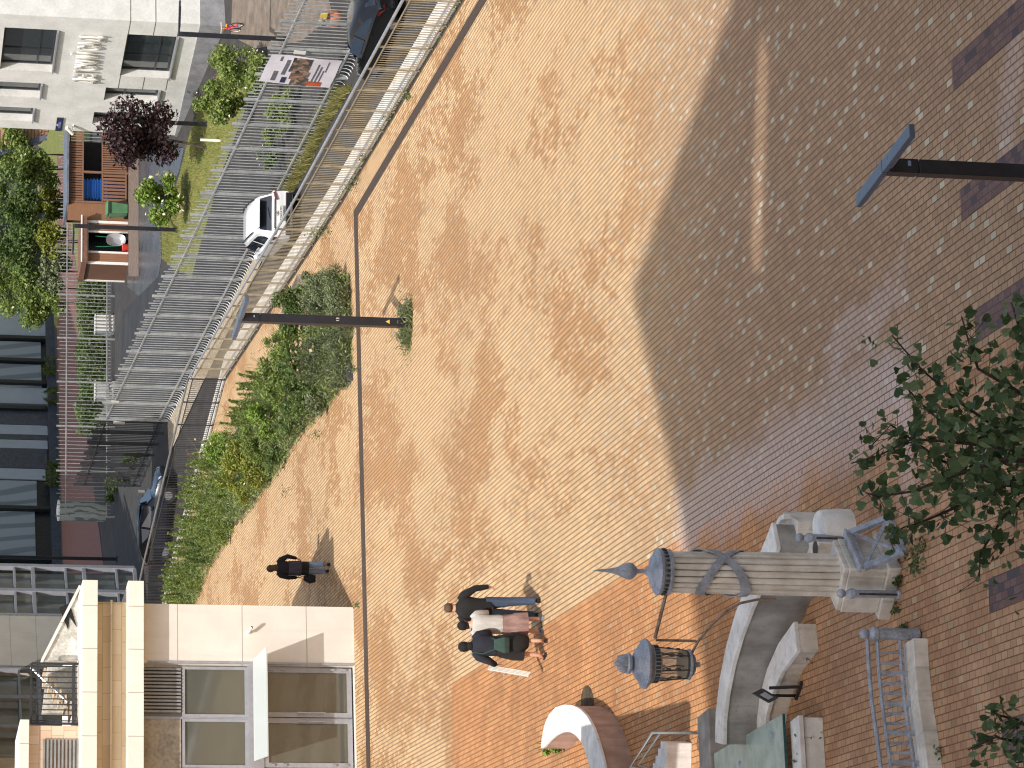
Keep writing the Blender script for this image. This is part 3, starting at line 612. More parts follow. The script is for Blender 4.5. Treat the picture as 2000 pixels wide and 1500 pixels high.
# ================================================================ apartment tower behind the viewer, whose gable shades the near paving
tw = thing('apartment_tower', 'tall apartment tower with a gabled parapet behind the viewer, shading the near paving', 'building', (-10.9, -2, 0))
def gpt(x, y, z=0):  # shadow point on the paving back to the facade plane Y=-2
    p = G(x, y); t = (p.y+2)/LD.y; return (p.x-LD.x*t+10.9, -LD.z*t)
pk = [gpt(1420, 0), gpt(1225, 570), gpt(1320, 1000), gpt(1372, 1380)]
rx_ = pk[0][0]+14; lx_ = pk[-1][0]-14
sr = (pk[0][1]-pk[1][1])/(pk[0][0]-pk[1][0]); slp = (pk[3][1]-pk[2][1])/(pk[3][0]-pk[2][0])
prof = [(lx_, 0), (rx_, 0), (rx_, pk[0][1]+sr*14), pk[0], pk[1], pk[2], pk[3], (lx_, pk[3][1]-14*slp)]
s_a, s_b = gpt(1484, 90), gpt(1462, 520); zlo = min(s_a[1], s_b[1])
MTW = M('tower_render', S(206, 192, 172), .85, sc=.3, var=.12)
zs0, zs1 = zlo-.05, zlo+.5; xs0, xs1 = min(s_a[0], s_b[0]), max(s_a[0], s_b[0])  # parapet slot added to throw a light streak onto the shaded paving
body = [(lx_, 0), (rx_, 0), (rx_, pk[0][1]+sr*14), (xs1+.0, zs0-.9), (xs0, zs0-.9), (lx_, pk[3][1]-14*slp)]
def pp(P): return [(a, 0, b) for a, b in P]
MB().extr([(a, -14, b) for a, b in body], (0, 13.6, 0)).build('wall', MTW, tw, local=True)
def zt_at(x):
    P = prof[2:]; 
    for i in range(len(P)-1):
        a, b = P[i], P[i+1]
        if b[0] <= x <= a[0]: return a[1]+(b[1]-a[1])*(x-a[0])/(b[0]-a[0])
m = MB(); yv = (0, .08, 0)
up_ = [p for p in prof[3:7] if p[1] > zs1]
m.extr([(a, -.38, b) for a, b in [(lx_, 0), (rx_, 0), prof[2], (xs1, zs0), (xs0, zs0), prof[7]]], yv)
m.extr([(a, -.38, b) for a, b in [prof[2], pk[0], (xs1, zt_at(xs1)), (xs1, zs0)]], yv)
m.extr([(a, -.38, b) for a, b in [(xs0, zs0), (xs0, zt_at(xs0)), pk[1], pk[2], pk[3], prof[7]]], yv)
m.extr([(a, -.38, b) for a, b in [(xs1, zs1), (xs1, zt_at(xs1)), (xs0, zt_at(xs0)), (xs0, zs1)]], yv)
m.build('gable_parapet_light_slot', MTW, tw, local=True)
# ================================================================ school building
q0, q1 = T(440, 50), T(350, 255); SA = math.atan2(q0.y-q1.y, q0.x-q1.x); SP = q0.copy(); zS = SP.z
sx_ = Vector((math.cos(SA), math.sin(SA), 0)); sb = thing('school_building', 'white school building with deep dark windows and raised lettering', 'building', SP, SA)
def sw(x, y): q = Wl(x, y, SP, SA); return ((q-SP).dot(sx_), q.z-zS)
MSW = M('white_school_render', S(224, 224, 221), .85, sc=1.2, var=.08, bump=.15, bsc=50)
XE = sw(200, 258)[0]
def hole(tr, br, bl):  # pixels: top right, bottom right, bottom left
    a, b, c = sw(*tr), sw(*br), sw(*bl); return ((b[0]+a[0])/2, c[0], (b[1]+c[1])/2, a[1])
def hl(h): return (min(h[0], h[1]), max(h[0], h[1]), h[2], h[3])
w1 = hl(hole((9, 53), (127, 60), (92, 140))); w2 = hl(hole((249, 67), (357, 72), (324, 153))); s2_ = hl(hole((207, 171), (317, 176), (305, 201)))
s3_ = hl(hole((184, 219), (297, 224), (284, 247))); u2_ = hl(hole((-30, 158), (88, 163), (75, 191))); u3_ = hl(hole((-45, 206), (71, 211), (62, 237)))
zp = (sw(410, 50)[1]+sw(330, 232)[1])/2; dpt = .42
holes = [w1, w2, s2_, s3_, u2_, u3_]
m = holewall(MB(), XE, 0, -1.5, 12.5, holes, dpt); m.face([(0, 0, -1.5), (0, 18, -1.5), (0, 18, 12.5), (0, 0, 12.5)]); m.face([(XE, 0, -1.5), (XE, 0, 12.5), (XE, 18, 12.5), (XE, 18, -1.5)]); m.face([(XE, 0, 12.5), (0, 0, 12.5), (0, 18, 12.5), (XE, 18, 12.5)])
m.build('wall', MSW, sb, local=True)
m = MB(); m.box((XE/2, -.02, zp/2-.7), (-XE+.06, .06, zp+1.4)); m.box((.02, 9, zp/2-.7), (.06, 18, zp+1.4)); m.build('plinth', M('grey_plinth', S(148, 148, 152), .8, sc=2, var=.15), sb, local=True)
m = MB(); MGRV = M('groove', S(112, 108, 100), .9, bump=0)
for px_, py_ in ((239, 128), (287, 130), (333, 132)):
    z = sw(px_, py_)[1]; segs = [(w2[1], s2_[1])] if 0 else [(w2[1]+.05, 0)]
    xs = sorted([(w2[0], w2[1]), (s2_[0], s2_[1]), (s3_[0], s3_[1])]); cur = XE
    for a, b in xs+[(0, 0)]:
        if a > cur: m.box(((cur+a)/2, -.001, z), (a-cur, .006, .035))
        cur = b
    m.box((.001, 9, z), (.006, 18, .035))
m.build('groove', MGRV, sb, local=True)
for h, mu, tr in ((w1, (.36,), (.3,)), (w2, (.36,), (.3,)), (s2_, (), (.62,)), (s3_, (), (.62,)), (u2_, (), ()), (u3_, (), ())):
    f = window(sb, h[0]+.03, h[1]-.03, h[2]+.03, h[3]-.03, dpt-.06, MFRD, MGL, mull=mu, trans=tr, bw=.09)
    MB().box(((h[0]+h[1])/2, .06, h[2]+.02), (h[1]-h[0]-.01, .34, .06)).build('sill', MFRM, f, local=True)
# raised letters
pa, pb2 = sw(172, 158), sw(172, 66)
zl_ = (pa[1]+pb2[1])/2; mid = ((pa[0]+pb2[0])/2, zl_); lw = abs(pb2[0]-pa[0])
hsz = sw(205, 105)[1]; htop = sw(160, 105)[1]; hh = abs(htop-hsz)
t_ = text('lettering', 'ДЕТСКИЙ САД', hh*1.28, MWT, None, Matrix(), .03)
bb = [v.co.x for v in t_.data.vertices]; sxx = lw/(max(bb)-min(bb))
t_.parent = sb; t_.data.transform(Matrix.Translation((mid[0], -.12, mid[1]))@Matrix.Rotation(math.pi/2, 4, 'X')@Matrix.Diagonal((sxx, 1, 1, 1)))
# plaque and camera
pc = [sw(*p) for p in ((111, 229), (131, 230), (123, 253), (101, 253))]
a, b = min(p[0] for p in pc), max(p[0] for p in pc); c_, d_ = min(p[1] for p in pc)+.15, max(p[1] for p in pc)-.15
pq = thing('name_plaque', 'dark blue framed plaque at the left end of the white school wall', 'sign', SP, SA)
MBLU = M('plaque_blue', S(38, 50, 118), .3, bump=0); MB().box(((a+b)/2, -.03, (c_+d_)/2), (b-a, .05, d_-c_)).build('frame', MFRD, pq, local=True); MB().box(((a+b)/2, -.06, (c_+d_)/2), ((b-a)*.8, .012, (d_-c_)*.8)).build('panel', MBLU, pq, local=True)
m = MB(); [m.box(((a+b)/2, -.068, c_+(d_-c_)*q), ((b-a)*.5*w_, .004, .03)) for q, w_ in ((.7, .6), (.58, 1), (.46, .9), (.34, 1))]; MB().box(((a+b)/2, -.068, c_+(d_-c_)*.8), (.12, .004, .08)).build('emblem', MWT, pq, local=True)
m.build('text_line', M('plaque_text', S(120, 130, 170), .4, bump=0), pq, local=True)
q = sw(138, 245); wc = thing('wall_camera', 'white security camera on the school wall below the blue plaque', 'camera', SP, SA)
MB().tube([(q[0]-.1, -.35, q[1]-.1), (q[0]+.2, -.2, q[1]+.18)], .085, 10).build('body', MWT, wc, local=True, smooth=True); MB().box((q[0]+.05, -.1, q[1]-.1), (.07, .2, .07)).build('bracket', MWT, wc, local=True); MB().ell((q[0]-.11, -.36, q[1]-.11), (.06, .06, .06), 8, 6).build('lens', MFRD, wc, local=True)
# ================================================================ brown slatted house end behind the bushes
bh = thing('brown_house', 'brown slatted house end with a grey eave beside the white school wall', 'building', D(60, 275, 196))
P = [D(x, y, 196) for x, y in ((-60, 235), (100, 235), (95, 258), (90, 268), (6, 292), (-60, 320))]
MSLB = N('brown_slats'); o = MSLB.obj(); s = MSLB.node('SeparateXYZ'); MSLB.l(o, s.inputs[0]); fz = MSLB.math('FRACT', MSLB.math('MULTIPLY', s.outputs[2], 5.)); MSLB.col(MSLB.mix(MSLB.ss(fz, .78, .86), MSLB.mix(MSLB.noise(o, 3, 4), S(150, 116, 92), S(176, 140, 112)), S(66, 48, 40))); MSLB.set(Roughness=.8); MSLB = MSLB.m
MB().extr(P, (0, 6, 0)).build('wall', MSLB, bh); MB().beam(P[3]+Vector((0, -.1, 0)), P[5]+Vector((0, -.1, 0)), .5, .3).build('eave', M('eave_grey', S(96, 104, 128), .6, bump=0), bh)
# ================================================================ dark hall
h0, h1 = T(119, 1080), T(105, 640); HA_ = math.atan2(h1.y-h0.y, h1.x-h0.x); hx_ = Vector((math.cos(HA_), math.sin(HA_), 0)); h0 = Vector((h0.x, h0.y, TZ0))
hb = thing('glazed_hall', 'dark modern hall with pale printed screens between black mullions, in the shade', 'building', h0, HA_)
def hw(x, y): q = Wl(x, y, h0, HA_); return ((q-h0).dot(hx_), q.z-h0.z)
MHD = M('hall_dark_blue', S(58, 68, 82), .3, bump=0, var=.2); MHB = M('hall_black', S(24, 32, 38), .3, bump=0, var=.2)
MSCR = N('printed_screen'); o = MSCR.obj(); mp = MSCR.node('Mapping'); mp.inputs['Rotation'].default_value = (0, .6, 0); mp.inputs['Scale'].default_value = (1., 1., .3); MSCR.l(o, mp.inputs[0]); wv = MSCR.node('TexWave', {'Scale': .32, 'Distortion': 7., 'Detail': 2., 'Detail Scale': .6}); MSCR.l(mp.outputs[0], wv.inputs['Vector'])
MSCR.col(MSCR.mix(MSCR.ss(wv.outputs[1], .55, .8), S(128, 142, 152), S(98, 112, 122))); MSCR.set(Roughness=.5); MSCR = MSCR.m
MPALE = M('hall_pale_panel', S(140, 154, 166), .5, bump=0, var=.06, sc=.3)
xa_, xb_ = hw(100, 1130)[0]-8, hw(100, 560)[0]+10
MB().box(((xa_+xb_)/2, 6, 8), (xb_-xa_, 11.6, 18)).build('wall', MHB, hb, local=True)
for y0_, y1_, xb0, mat in ((600, 660, 104, MPALE), (667, 703, 80, MSCR), (711, 757, 81, MSCR), (757, 788, 94, MPALE), (789, 829, 96, MHD), (830, 848, 93, MPALE), (849, 858, 93, MHD), (859, 875, 93, MPALE), (876, 914, 92, MHD), (915, 935, 89, MPALE), (938, 991, 72, MSCR), (998, 1087, 69, MSCR)):
    a = hw(xb0, y1_); b = hw(xb0, y0_); z0_ = (a[1]+b[1])/2
    MB().box(((a[0]+b[0])/2, .12, (z0_+15)/2), (b[0]-a[0], .1, 15-z0_)).build('facade_screen', mat, hb, local=True)
for y_ in (663, 707, 995, 1094, 750, 800): a = hw(100, y_); MB().box((a[0], -.02, 7.5), (.3, .3, 15)).build('mullion', MHB, hb, local=True)
MB().box(((xa_+xb_)/2, -.1, .3), (xb_-xa_, .5, .6)).build('plinth', MHD, hb, local=True)
# advertising drum
dq = T(208, 1000); dr = thing('round_kiosk', 'pale round drum with a printed plant pattern standing in the shade before the dark hall', 'kiosk', dq+Vector((0, .6, 0)))
hd_ = 93/(6400/dq.y); rd = 20/(6400/dq.y)
MDRM = N('drum_print'); o = MDRM.obj(); wv = MDRM.node('TexWave', {'Scale': .9, 'Distortion': 9., 'Detail': 2.}); MDRM.l(o, wv.inputs['Vector']); MDRM.col(MDRM.mix(MDRM.ss(wv.outputs[1], .6, .85), S(150, 156, 148), S(96, 104, 100))); MDRM.set(Roughness=.6); MDRM = MDRM.m
MB().lathe((0, 0, 0), [(rd*.97, 0), (rd*.97, .1), (rd, .1), (rd, hd_-.1)], 24).build('body', MDRM, dr, local=True, smooth=True); MB().lathe((0, 0, 0), [(rd*1.04, hd_-.1), (rd*1.04, hd_), (rd*.3, hd_+.06)], 24).build('cap', MWT, dr, local=True, smooth=True)
# ================================================================ shed, slatted enclosure, bins
KA = R_(21); KP = T(250, 518); kx = Vector((math.cos(KA), math.sin(KA), 0)); ky = Vector((-kx.y, kx.x, 0))
def kw(x, y): q = Wl(x, y, KP, KA); return ((q-KP).dot(kx), q.z-KP.z)
def plank(name, c, per, axis=2, dk=.45):
    k = N(name); o = k.obj(); s = k.node('SeparateXYZ'); k.l(o, s.inputs[0]); f = k.math('FRACT', k.math('MULTIPLY', s.outputs[axis], 1/per)); n = k.noise(o, 3, 5); g = k.noise(o, 30, 3)
    cc = k.mix(n, tuple(v*.8 for v in c), tuple(min(1, v*1.12) for v in c)); cc = k.mix(k.math('MULTIPLY', g, .25), cc, tuple(v*.6 for v in c)); k.col(k.mix(k.ss(f, .9, .95), cc, tuple(v*dk for v in c))); k.set(Roughness=.75); return k.m
MBRN = plank('brown_board', S(150, 108, 84), .14, 0); MORB = plank('orange_board', S(146, 106, 78), .16, 2, .7); MSLT = plank('larch_slat', S(138, 102, 80), .5, 0, .8)
MWF = M('white_trim', S(240, 238, 232), .5, bump=0, var=.04)
kd = thing('garden_shed', 'small brown shed with white trim and an open doorway', 'shed', KP, KA)
W_ = kw(250, 434)[0]; hs = kw(170, 476)[1]; ht = kw(157, 476)[1]; ox0, ox1 = kw(250, 493)[0], kw(250, 457)[0]
m = holewall(MB(), 0, W_, 0, hs, [(ox0, ox1, .03, hs-.05)], .06); m.face([(0, 0, 0), (0, 0, hs), (-.0, 2.2, hs), (0, 2.2, 0)]); m.face([(W_, 0, 0), (W_, 2.2, 0), (W_, 2.2, hs), (W_, 0, hs)]); m.face([(0, 2.2, 0), (0, 2.2, hs), (W_, 2.2, hs), (W_, 2.2, 0)]); m.build('wall', MBRN, kd, local=True)
MB().box((W_/2, .9, (hs+ht)/2), (W_+.18, 2.7, (ht-hs)*.8)).build('roof', M('shed_roof', S(128, 92, 74), .8), kd, local=True); MB().box((W_/2, -.47, ht-.03), (W_+.2, .03, .07)).build('roof_edge', MWF, kd, local=True)
for nm, bx in (('corner_trim', ((.06, -.02, hs/2), (.14, .05, hs))), ('corner_trim', ((W_-.06, -.02, hs/2), (.14, .05, hs))), ('door_trim', ((ox0-.05, -.02, hs/2), (.1, .05, hs-.02))), ('door_trim', ((ox1+.05, -.02, hs/2), (.1, .05, hs-.02))), ('top_trim', ((W_/2, -.021, hs-.03), (W_-.3, .05, .06))), ('corner_trim', ((-.02, 2.14, hs/2), (.05, .12, hs)))): MB().box(*bx).build(nm, MWF, kd, local=True)
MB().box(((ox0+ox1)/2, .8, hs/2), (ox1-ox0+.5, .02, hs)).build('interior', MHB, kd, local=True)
# wheelbarrow on end
bwq = KP+kx*((ox0+ox1)/2)+ky*-.1; wb = thing('wheelbarrow', 'grey steel wheelbarrow stood on its nose in the shed doorway', 'wheelbarrow', bwq, KA)
MZN = M('zinc_tray', S(196, 200, 204), .4, .4, sc=3, var=.08); MGRN = M('green_tube', S(40, 128, 92), .4, bump=0); MRED = M('red_plastic', S(214, 64, 48), .45, bump=0)
def ro(x, z, rx, rz_, k=2.6, n=20, y=0): return [(x+rx*abs(math.cos(t))**(2/k)*math.copysign(1, math.cos(t)), y, z+rz_*abs(math.sin(t))**(2/k)*math.copysign(1, math.sin(t))) for t in [2*math.pi*i/n for i in range(n)]]
z0b = kw(225, 470)[1]; m = MB(); R0 = ro(0, z0b, .34, .5, y=-.28); R1 = ro(0, z0b+.03, .30, .46, y=-.26); R2 = ro(0, z0b-.02, .2, .3, y=-.02); R3 = ro(0, z0b, .34, .5, y=-.30)
m.loft([R2, R0, R3, R1, [(a*.62+0, -.05, (b-z0b)*.6+z0b-.02) for a, _, b in R1]]); m.build('tray', MZN, wb, local=True, smooth=True, sharp=.9)
for s in (-1, 1): MB().tube([(s*.12, -.02, z0b-.6), (s*.2, .0, z0b-.2), (s*.27, .02, z0b+.5), (s*.29, .02, z0b+1.02)], .022, 8).build('handle', MGRN, wb, local=True, smooth=True)
MB().lathe((0, 0, 0), [(.08, -.04), (.17, -.05), (.19, 0), (.17, .05), (.08, .04)], 18).build('wheel', MHB, wb, local=True, smooth=True); wl_ = kids(wb)[-1]; wl_.data.transform(Matrix.Translation((.05, .02, .2))@Matrix.Rotation(math.pi/2, 4, 'Y'))
rq = KP+kx*(ox0+.18)+ky*-.25; MB().lathe(rq, [(.03, 0), (.16, .02), (.2, .3), (.18, .31), (.03, .05)], 14).build('red_bucket', MRED, smooth=True); tag(bpy.data.objects['red_bucket'], 'red plastic bucket at the foot of the wheelbarrow', 'bucket')
# slatted enclosure
se = thing('slatted_enclosure', 'wooden slatted storage enclosure with an open middle, right of the shed', 'shelter', KP, KA)
ea, eb = kw(250, 399)[0], kw(250, 240)[0]; zt1, zt0 = kw(137, 330)[1], kw(162, 330)[1]; zb1, zb0 = kw(200, 330)[1], kw(246, 330)[1]
def slats(m, x0, x1, z0, z1, n):
    for i in range(n): m.box((x0+(x1-x0)*(i+.5)/n, 0, (z0+z1)/2), ((x1-x0)/n*.62, .04, z1-z0))
m = MB(); slats(m, ea+.1, eb, zt0, zt1, 32); m.build('upper_slats', MSLT, se, local=True); sp_ = kw(225, 340)[0]
m = MB(); slats(m, sp_+.12, eb, zb0, zb1, 22); m.build('lower_slats', MSLT, se, local=True); m = MB(); slats(m, ea+.1, sp_-.02, zb0, zb1, 8)
m.v = [(x, y, z) for x, y, z in m.v]; m.build('gate_slats', MSLT, se, local=True)
for x in (ea+.03, sp_+.05, eb-.05): MB().box((x, .0, zt1/2), (.1, .1, zt1)).build('post', MSLT, se, local=True)
for z in (zt1, zt0, zb1, zb0): MB().box(((ea+eb)/2, .01, z), (eb-ea, .07, .07)).build('beam', MSLT, se, local=True)
MB().box(((ea+eb)/2, 2.6, zt1/2), (eb-ea, .05, zt1)).build('back_wall', M('shade_dark_board', S(56, 46, 40), .8), se, local=True); MB().box(((ea+eb)/2, 1.2, zt1+.12), (eb-ea+.3, 2.9, .1)).build('roof', M('grey_roof_sheet', S(120, 126, 136), .5, .2), se, local=True)  # back wall coloured dark to stand for the shade inside
wa, wz = kw(250, 433)[0], kw(132, 415)[1]; MB().box(((wa+ea)/2, .1, wz/2), (ea-wa-.02, .08, wz)).build('side_panel', MORB, se, local=True)
# crates and bin
MBLC = M('blue_plastic', S(40, 104, 190), .4, bump=0, var=.15); MBLD = M('deep_blue_plastic', S(52, 72, 160), .45, bump=0, var=.15)
def crate(p, lab, mat, w=.42, h=.12):
    t = thing('crate', lab, 'crate', p, KA, 'blue crates stacked in the slatted enclosure'); m = MB(); m.loft([[(-w/2*.92, -.15, 0), (w/2*.92, -.15, 0), (w/2*.92, .15, 0), (-w/2*.92, .15, 0)], [(-w/2, -.17, h), (w/2, -.17, h), (w/2, .17, h), (-w/2, .17, h)]]); m.build('box', mat, t, local=True); MB().box((0, 0, h), (w+.04, .4, .03)).build('rim', mat, t, local=True)
c0 = kw(200, 365)[0]
for i in range(8):
    lb = ['bottom blue crate in the tall stack inside the slatted enclosure', 'second blue crate from the bottom of the tall stack in the slatted enclosure', 'third blue crate from the bottom of the tall stack in the slatted enclosure', 'fourth blue crate from the bottom of the tall stack in the slatted enclosure', 'fourth blue crate from the top of the tall stack in the slatted enclosure', 'third blue crate from the top of the tall stack in the slatted enclosure', 'second blue crate from the top of the tall stack in the slatted enclosure', 'topmost blue crate of the tall stack in the slatted enclosure'][i]
    crate(KP+kx*c0+ky*.45+Vector((0, 0, zb1-.02-.35+.165*i)), lb, MBLC, 1.1-.05*(i > 5))
bb_ = thing('blue_bin', 'large blue bin behind the slatted gate of the enclosure', 'bin', KP+kx*((ea+sp_)/2+.05)+ky*.55, KA)
m = MB(); m.loft([[(-.42, -.3, .1), (.42, -.3, .1), (.42, .3, .1), (-.42, .3, .1)], [(-.48, -.36, 1.0), (.48, -.36, 1.0), (.48, .36, 1.0), (-.48, .36, 1.0)]]); m.build('body', MBLD, bb_, local=True, bevel=.02); MB().box((0, 0, 1.03), (1., .78, .06)).build('lid', MBLD, bb_, local=True, bevel=.015)
MGB = M('green_bin_plastic', S(86, 132, 96), .45, bump=0, var=.1); MGBD = M('dark_green_plastic', S(44, 70, 50), .45, bump=0)
g0 = kw(250, 418)[0]; gbn = thing('wheeled_bin', 'green wheeled bin standing against the orange-brown board panel', 'bin', KP+kx*g0+ky*-.45, KA)
m = MB(); m.loft([[(-.24, -.26, .06), (.24, -.26, .06), (.24, .26, .06), (-.24, .26, .06)], [(-.33, -.33, 1.05), (.33, -.33, 1.05), (.33, .33, 1.05), (-.33, .33, 1.05)]]); m.build('body', MGB, gbn, local=True, bevel=.03)
m = MB(); m.extr([(-.36, -.37, 1.06), (-.36, .37, 1.12), (-.36, .37, 1.16), (-.36, -.1, 1.2), (-.36, -.37, 1.1)], (.72, 0, 0)); m.build('lid', MGB, gbn, local=True, bevel=.02); MB().box((0, -.345, 1.0), (.7, .05, .09)).build('rim', MGBD, gbn, local=True, bevel=.01)
for s in (-1, 1): MB().tube([(s*.25, .28, .12), (s*.33, .28, .12)], .12, 14).build('wheel', MHB, gbn, local=True, smooth=True)
# pale cabinets in the hedge by the yard fence
for (px, py, lab) in ((222, 635, 'pale ribbed cabinet in the sunlit hedge behind the thin yard fence'), (222, 765, 'pale ribbed cabinet in the shaded hedge at the end of the thin yard fence')):
    q = T(px, py)+Vector((0, -.3, 0)); t = thing('cabinet', lab, 'cabinet', q, KA, 'pale cabinets in the hedge'); MB().box((0, 0, .5), (.95, .5, 1.)).build('body', MZN, t, local=True, bevel=.01); m = MB(); [m.box((-.4+.2*i, -.26, .52), (.09, .02, .9)) for i in range(5)]; m.build('door_ribs', MWT, t, local=True); MB().box((0, 0, 1.02), (1.02, .58, .05)).build('lid', MWT, t, local=True)
# ================================================================ things on and by the long fence
def fw(x, y, off=-.08):
    P = FA+fn*off; return Wl(x, y, P, math.atan2(fu.y, fu.x))
bp = [fw(*p) for p in ((531, 106), (669, 119), (643, 172), (505, 158))]  # top right, bottom right, bottom left, top left
bn = thing('banner', 'white printed banner with photographs tied to the tall bar fence', 'banner', bp[3])
def bu(u, v, o=0): p = bp[3].lerp(bp[0], u).lerp(bp[2].lerp(bp[1], u), v); return p-fn*(.015*math.sin(9*u+4*v)+.025*math.sin(7*v-3*u)*u+o)
def patch(m, u0, u1, v0, v1, o, n=10):
    i0 = len(m.v); 
    for j in range(n+1):
        for i in range(n+1): m.v.append(tuple(bu(u0+(u1-u0)*i/n, v0+(v1-v0)*j/n, o)))
    for j in range(n):
        for i in range(n): a = i0+j*(n+1)+i; m.f.append((a, a+1, a+n+2, a+n+1))
    return m
MBAN = M('banner_cloth', S(232, 226, 232), .6, bump=0, var=.05, sc=1.5); patch(MB(), 0, 1, 0, 1, 0, 20).build('cloth', MBAN, bn, smooth=True)
MPH = N('photo_print'); vo = MPH.node('TexVoronoi', {'Scale': 7.}); MPH.l(MPH.obj(), vo.inputs['Vector']); cr = MPH.n.new('ShaderNodeValToRGB'); e = cr.color_ramp.elements; e[0].color = (*S(52, 54, 50), 1); e[1].color = (*S(170, 140, 120), 1); q_ = e.new(.4); q_.color = (*S(96, 92, 84), 1); q_ = e.new(.75); q_.color = (*S(150, 110, 86), 1); MPH.l(MPH.node('SeparateColor', {0: vo.outputs['Color']}).outputs[0], cr.inputs[0]); MPH.col(cr.outputs[0]); MPH.set(Roughness=.6); MPH = MPH.m
for u0, u1, v0, v1 in ((.45, .95, .33, .6), (.2, .5, .38, .64), (0, .24, .42, .66)): patch(MB(), u0, u1, v0, v1, .012).build('photograph', MPH, bn)
patch(MB(), .02, .16, .66, .86, .014).build('orange_strip', M('orange_print', S(206, 92, 48), .6, bump=0), bn); patch(MB(), .05, .24, .28, .35, .012).build('blue_strip', M('blue_print', S(58, 62, 96), .6, bump=0), bn)
MTXT = M('grey_print', S(116, 112, 118), .6, bump=0)
for u0, u1, v0, v1 in ((.1, .42, .14, .2), (.32, .86, .25, .3), (.12, .8, .7, .72), (.1, .72, .75, .77), (.1, .6, .8, .815), (.55, .9, .83, .845), (.8, .95, .15, .18)): patch(MB(), u0, u1, v0, v1, .014, 6).build('print_line', MTXT, bn)
def plate(pts, name, label, mat, cat='sign'):
    P = [fw(*p, -.1) for p in pts]; tag(MB().extr(P, -fn*.02).build(name, mat, None, loc=P[0]), label, cat)
plate(((627, 27), (640, 25), (638, 34), (625, 34)), 'yellow_sign', 'small yellow sign on the tall bar fence above the black car', MYEL)
plate(((575, 98), (598, 100), (596, 106), (573, 104)), 'white_notice', 'small white notice on the tall bar fence just right of the banner', MWT)
plate(((218, 782), (233, 783), (232, 786), (217, 785)), 'white_notice', 'tiny white notice on the tall bar fence near its left end', MWT)
plate(((222, 822), (244, 824), (243, 828), (221, 827)), 'white_notice', 'long white notice on the last pale post of the tall bar fence', MWT)
# orange pot with stones beyond the fence
pq_ = T(678, 53)+Vector((.4, 1.2, 0)); pt = thing('orange_pot', 'orange ceramic pot behind the tall bar fence above the black car', 'pot', pq_); MB().lathe((0, 0, 0), [(.17, 0), (.28, .1), (.32, .3), (.29, .45), (.25, .46), (.23, .4)], 20).build('pot', M('terracotta', S(190, 124, 96), .7, sc=4), pt, local=True, smooth=True)
MB().lathe((0, 0, 0), [(.42, -.04), (.44, .02), (.2, .03)], 20).build('saucer', MWT, pt, local=True, smooth=True)
m = MB(); [m.ell((random.uniform(-.15, .15), random.uniform(-.15, .15), .48+random.uniform(0, .3)), (.16, .12, .11), 8, 6) for _ in range(7)]; m.build('stones', M('field_stone', S(170, 156, 128), .9, sc=6, var=.25), pt, local=True, smooth=True)
# child bicycle
bc = thing('child_bicycle', 'small pink and orange child bicycle parked by the school corner', 'bicycle', T(474, 54), R_(100)); MPNK = M('pink_paint', S(236, 70, 110), .4, bump=0); MORG = M('orange_paint', S(240, 150, 50), .4, bump=0)
def ring(c, R, r): return [(c[0]+R*math.cos(a), 0, c[2]+R*math.sin(a)) for a in [2*math.pi*i/18 for i in range(19)]]
for x in (-.38, .4):
    w_ = MB().tube(ring((x, 0, .25), .23, .02), .022, 6, cap=False).build('wheel', MHB, bc, local=True, smooth=True); MB().tube(ring((x, 0, .25), .2, .01), .012, 5, cap=False).build('rim', MWT, w_, local=True, smooth=True)
m = MB(); [m.tube(p, .02, 6) for p in ([(-.38, 0, .25), (-.15, 0, .6), (.28, 0, .62)], [(-.15, 0, .6), (-.05, 0, .25), (.28, 0, .6)], [(-.38, 0, .25), (-.05, 0, .25)])]; m.build('frame', MPNK, bc, local=True, smooth=True)
MB().tube([(.4, 0, .25), (.28, 0, .62), (.25, 0, .82)], .018, 6).build('fork', MORG, bc, local=True, smooth=True); MB().tube([(.22, -.24, .84), (.26, 0, .82), (.22, .24, .84)], .016, 6).build('handlebar', MWT, bc, local=True, smooth=True); MB().ell((-.18, 0, .66), (.13, .07, .04), 10, 6).build('saddle', MORG, bc, local=True, smooth=True)
# ================================================================ stone column with lantern
def stone(name, c, d, sc=3., rough=.85):
    k = N(name); o = k.obj(); n = k.noise(o, sc, 6, .65); n2 = k.noise(o, sc*8, 4); mp = k.node('Mapping'); mp.inputs['Scale'].default_value = (6., 6., .5); k.l(o, mp.inputs[0]); st = k.noise(mp.outputs[0], sc*.5, 5, .65)
    cc = k.mix(k.ss(n, .32, .68), d, c); cc = k.mix(k.math('MULTIPLY', k.ss(st, .5, .72), .4), cc, tuple(v*.5 for v in d)); cc = k.mix(k.math('MULTIPLY', k.ss(n2, .5, .75), .35), cc, tuple(v*.6 for v in d)); k.col(cc); k.set(Roughness=rough); k.bump(n2, .35, .012); return k.m
MST = stone('weathered_limestone', S(236, 230, 220), S(198, 191, 180)); MSTW = stone('worn_white_stone', S(240, 238, 234), S(208, 205, 199), 2.); MSTG = stone('dirty_grey_stone', S(170, 166, 160), S(122, 119, 115), 1.6)
MPAT = M('grey_painted_iron', S(168, 175, 188), .45, .15, sc=6, var=.22, dark=S(134, 139, 149), bump=.12); MPATD = M('dark_aged_iron', S(84, 82, 80), .5, .3, sc=8, var=.3, bump=.15)
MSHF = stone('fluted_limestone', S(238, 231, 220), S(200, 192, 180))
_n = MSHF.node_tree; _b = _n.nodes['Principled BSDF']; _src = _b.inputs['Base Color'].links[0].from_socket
_k = N('tmp'); bpy.data.materials.remove(_k.m); _k.m = MSHF; _k.t = _n; _k.n = _n.nodes
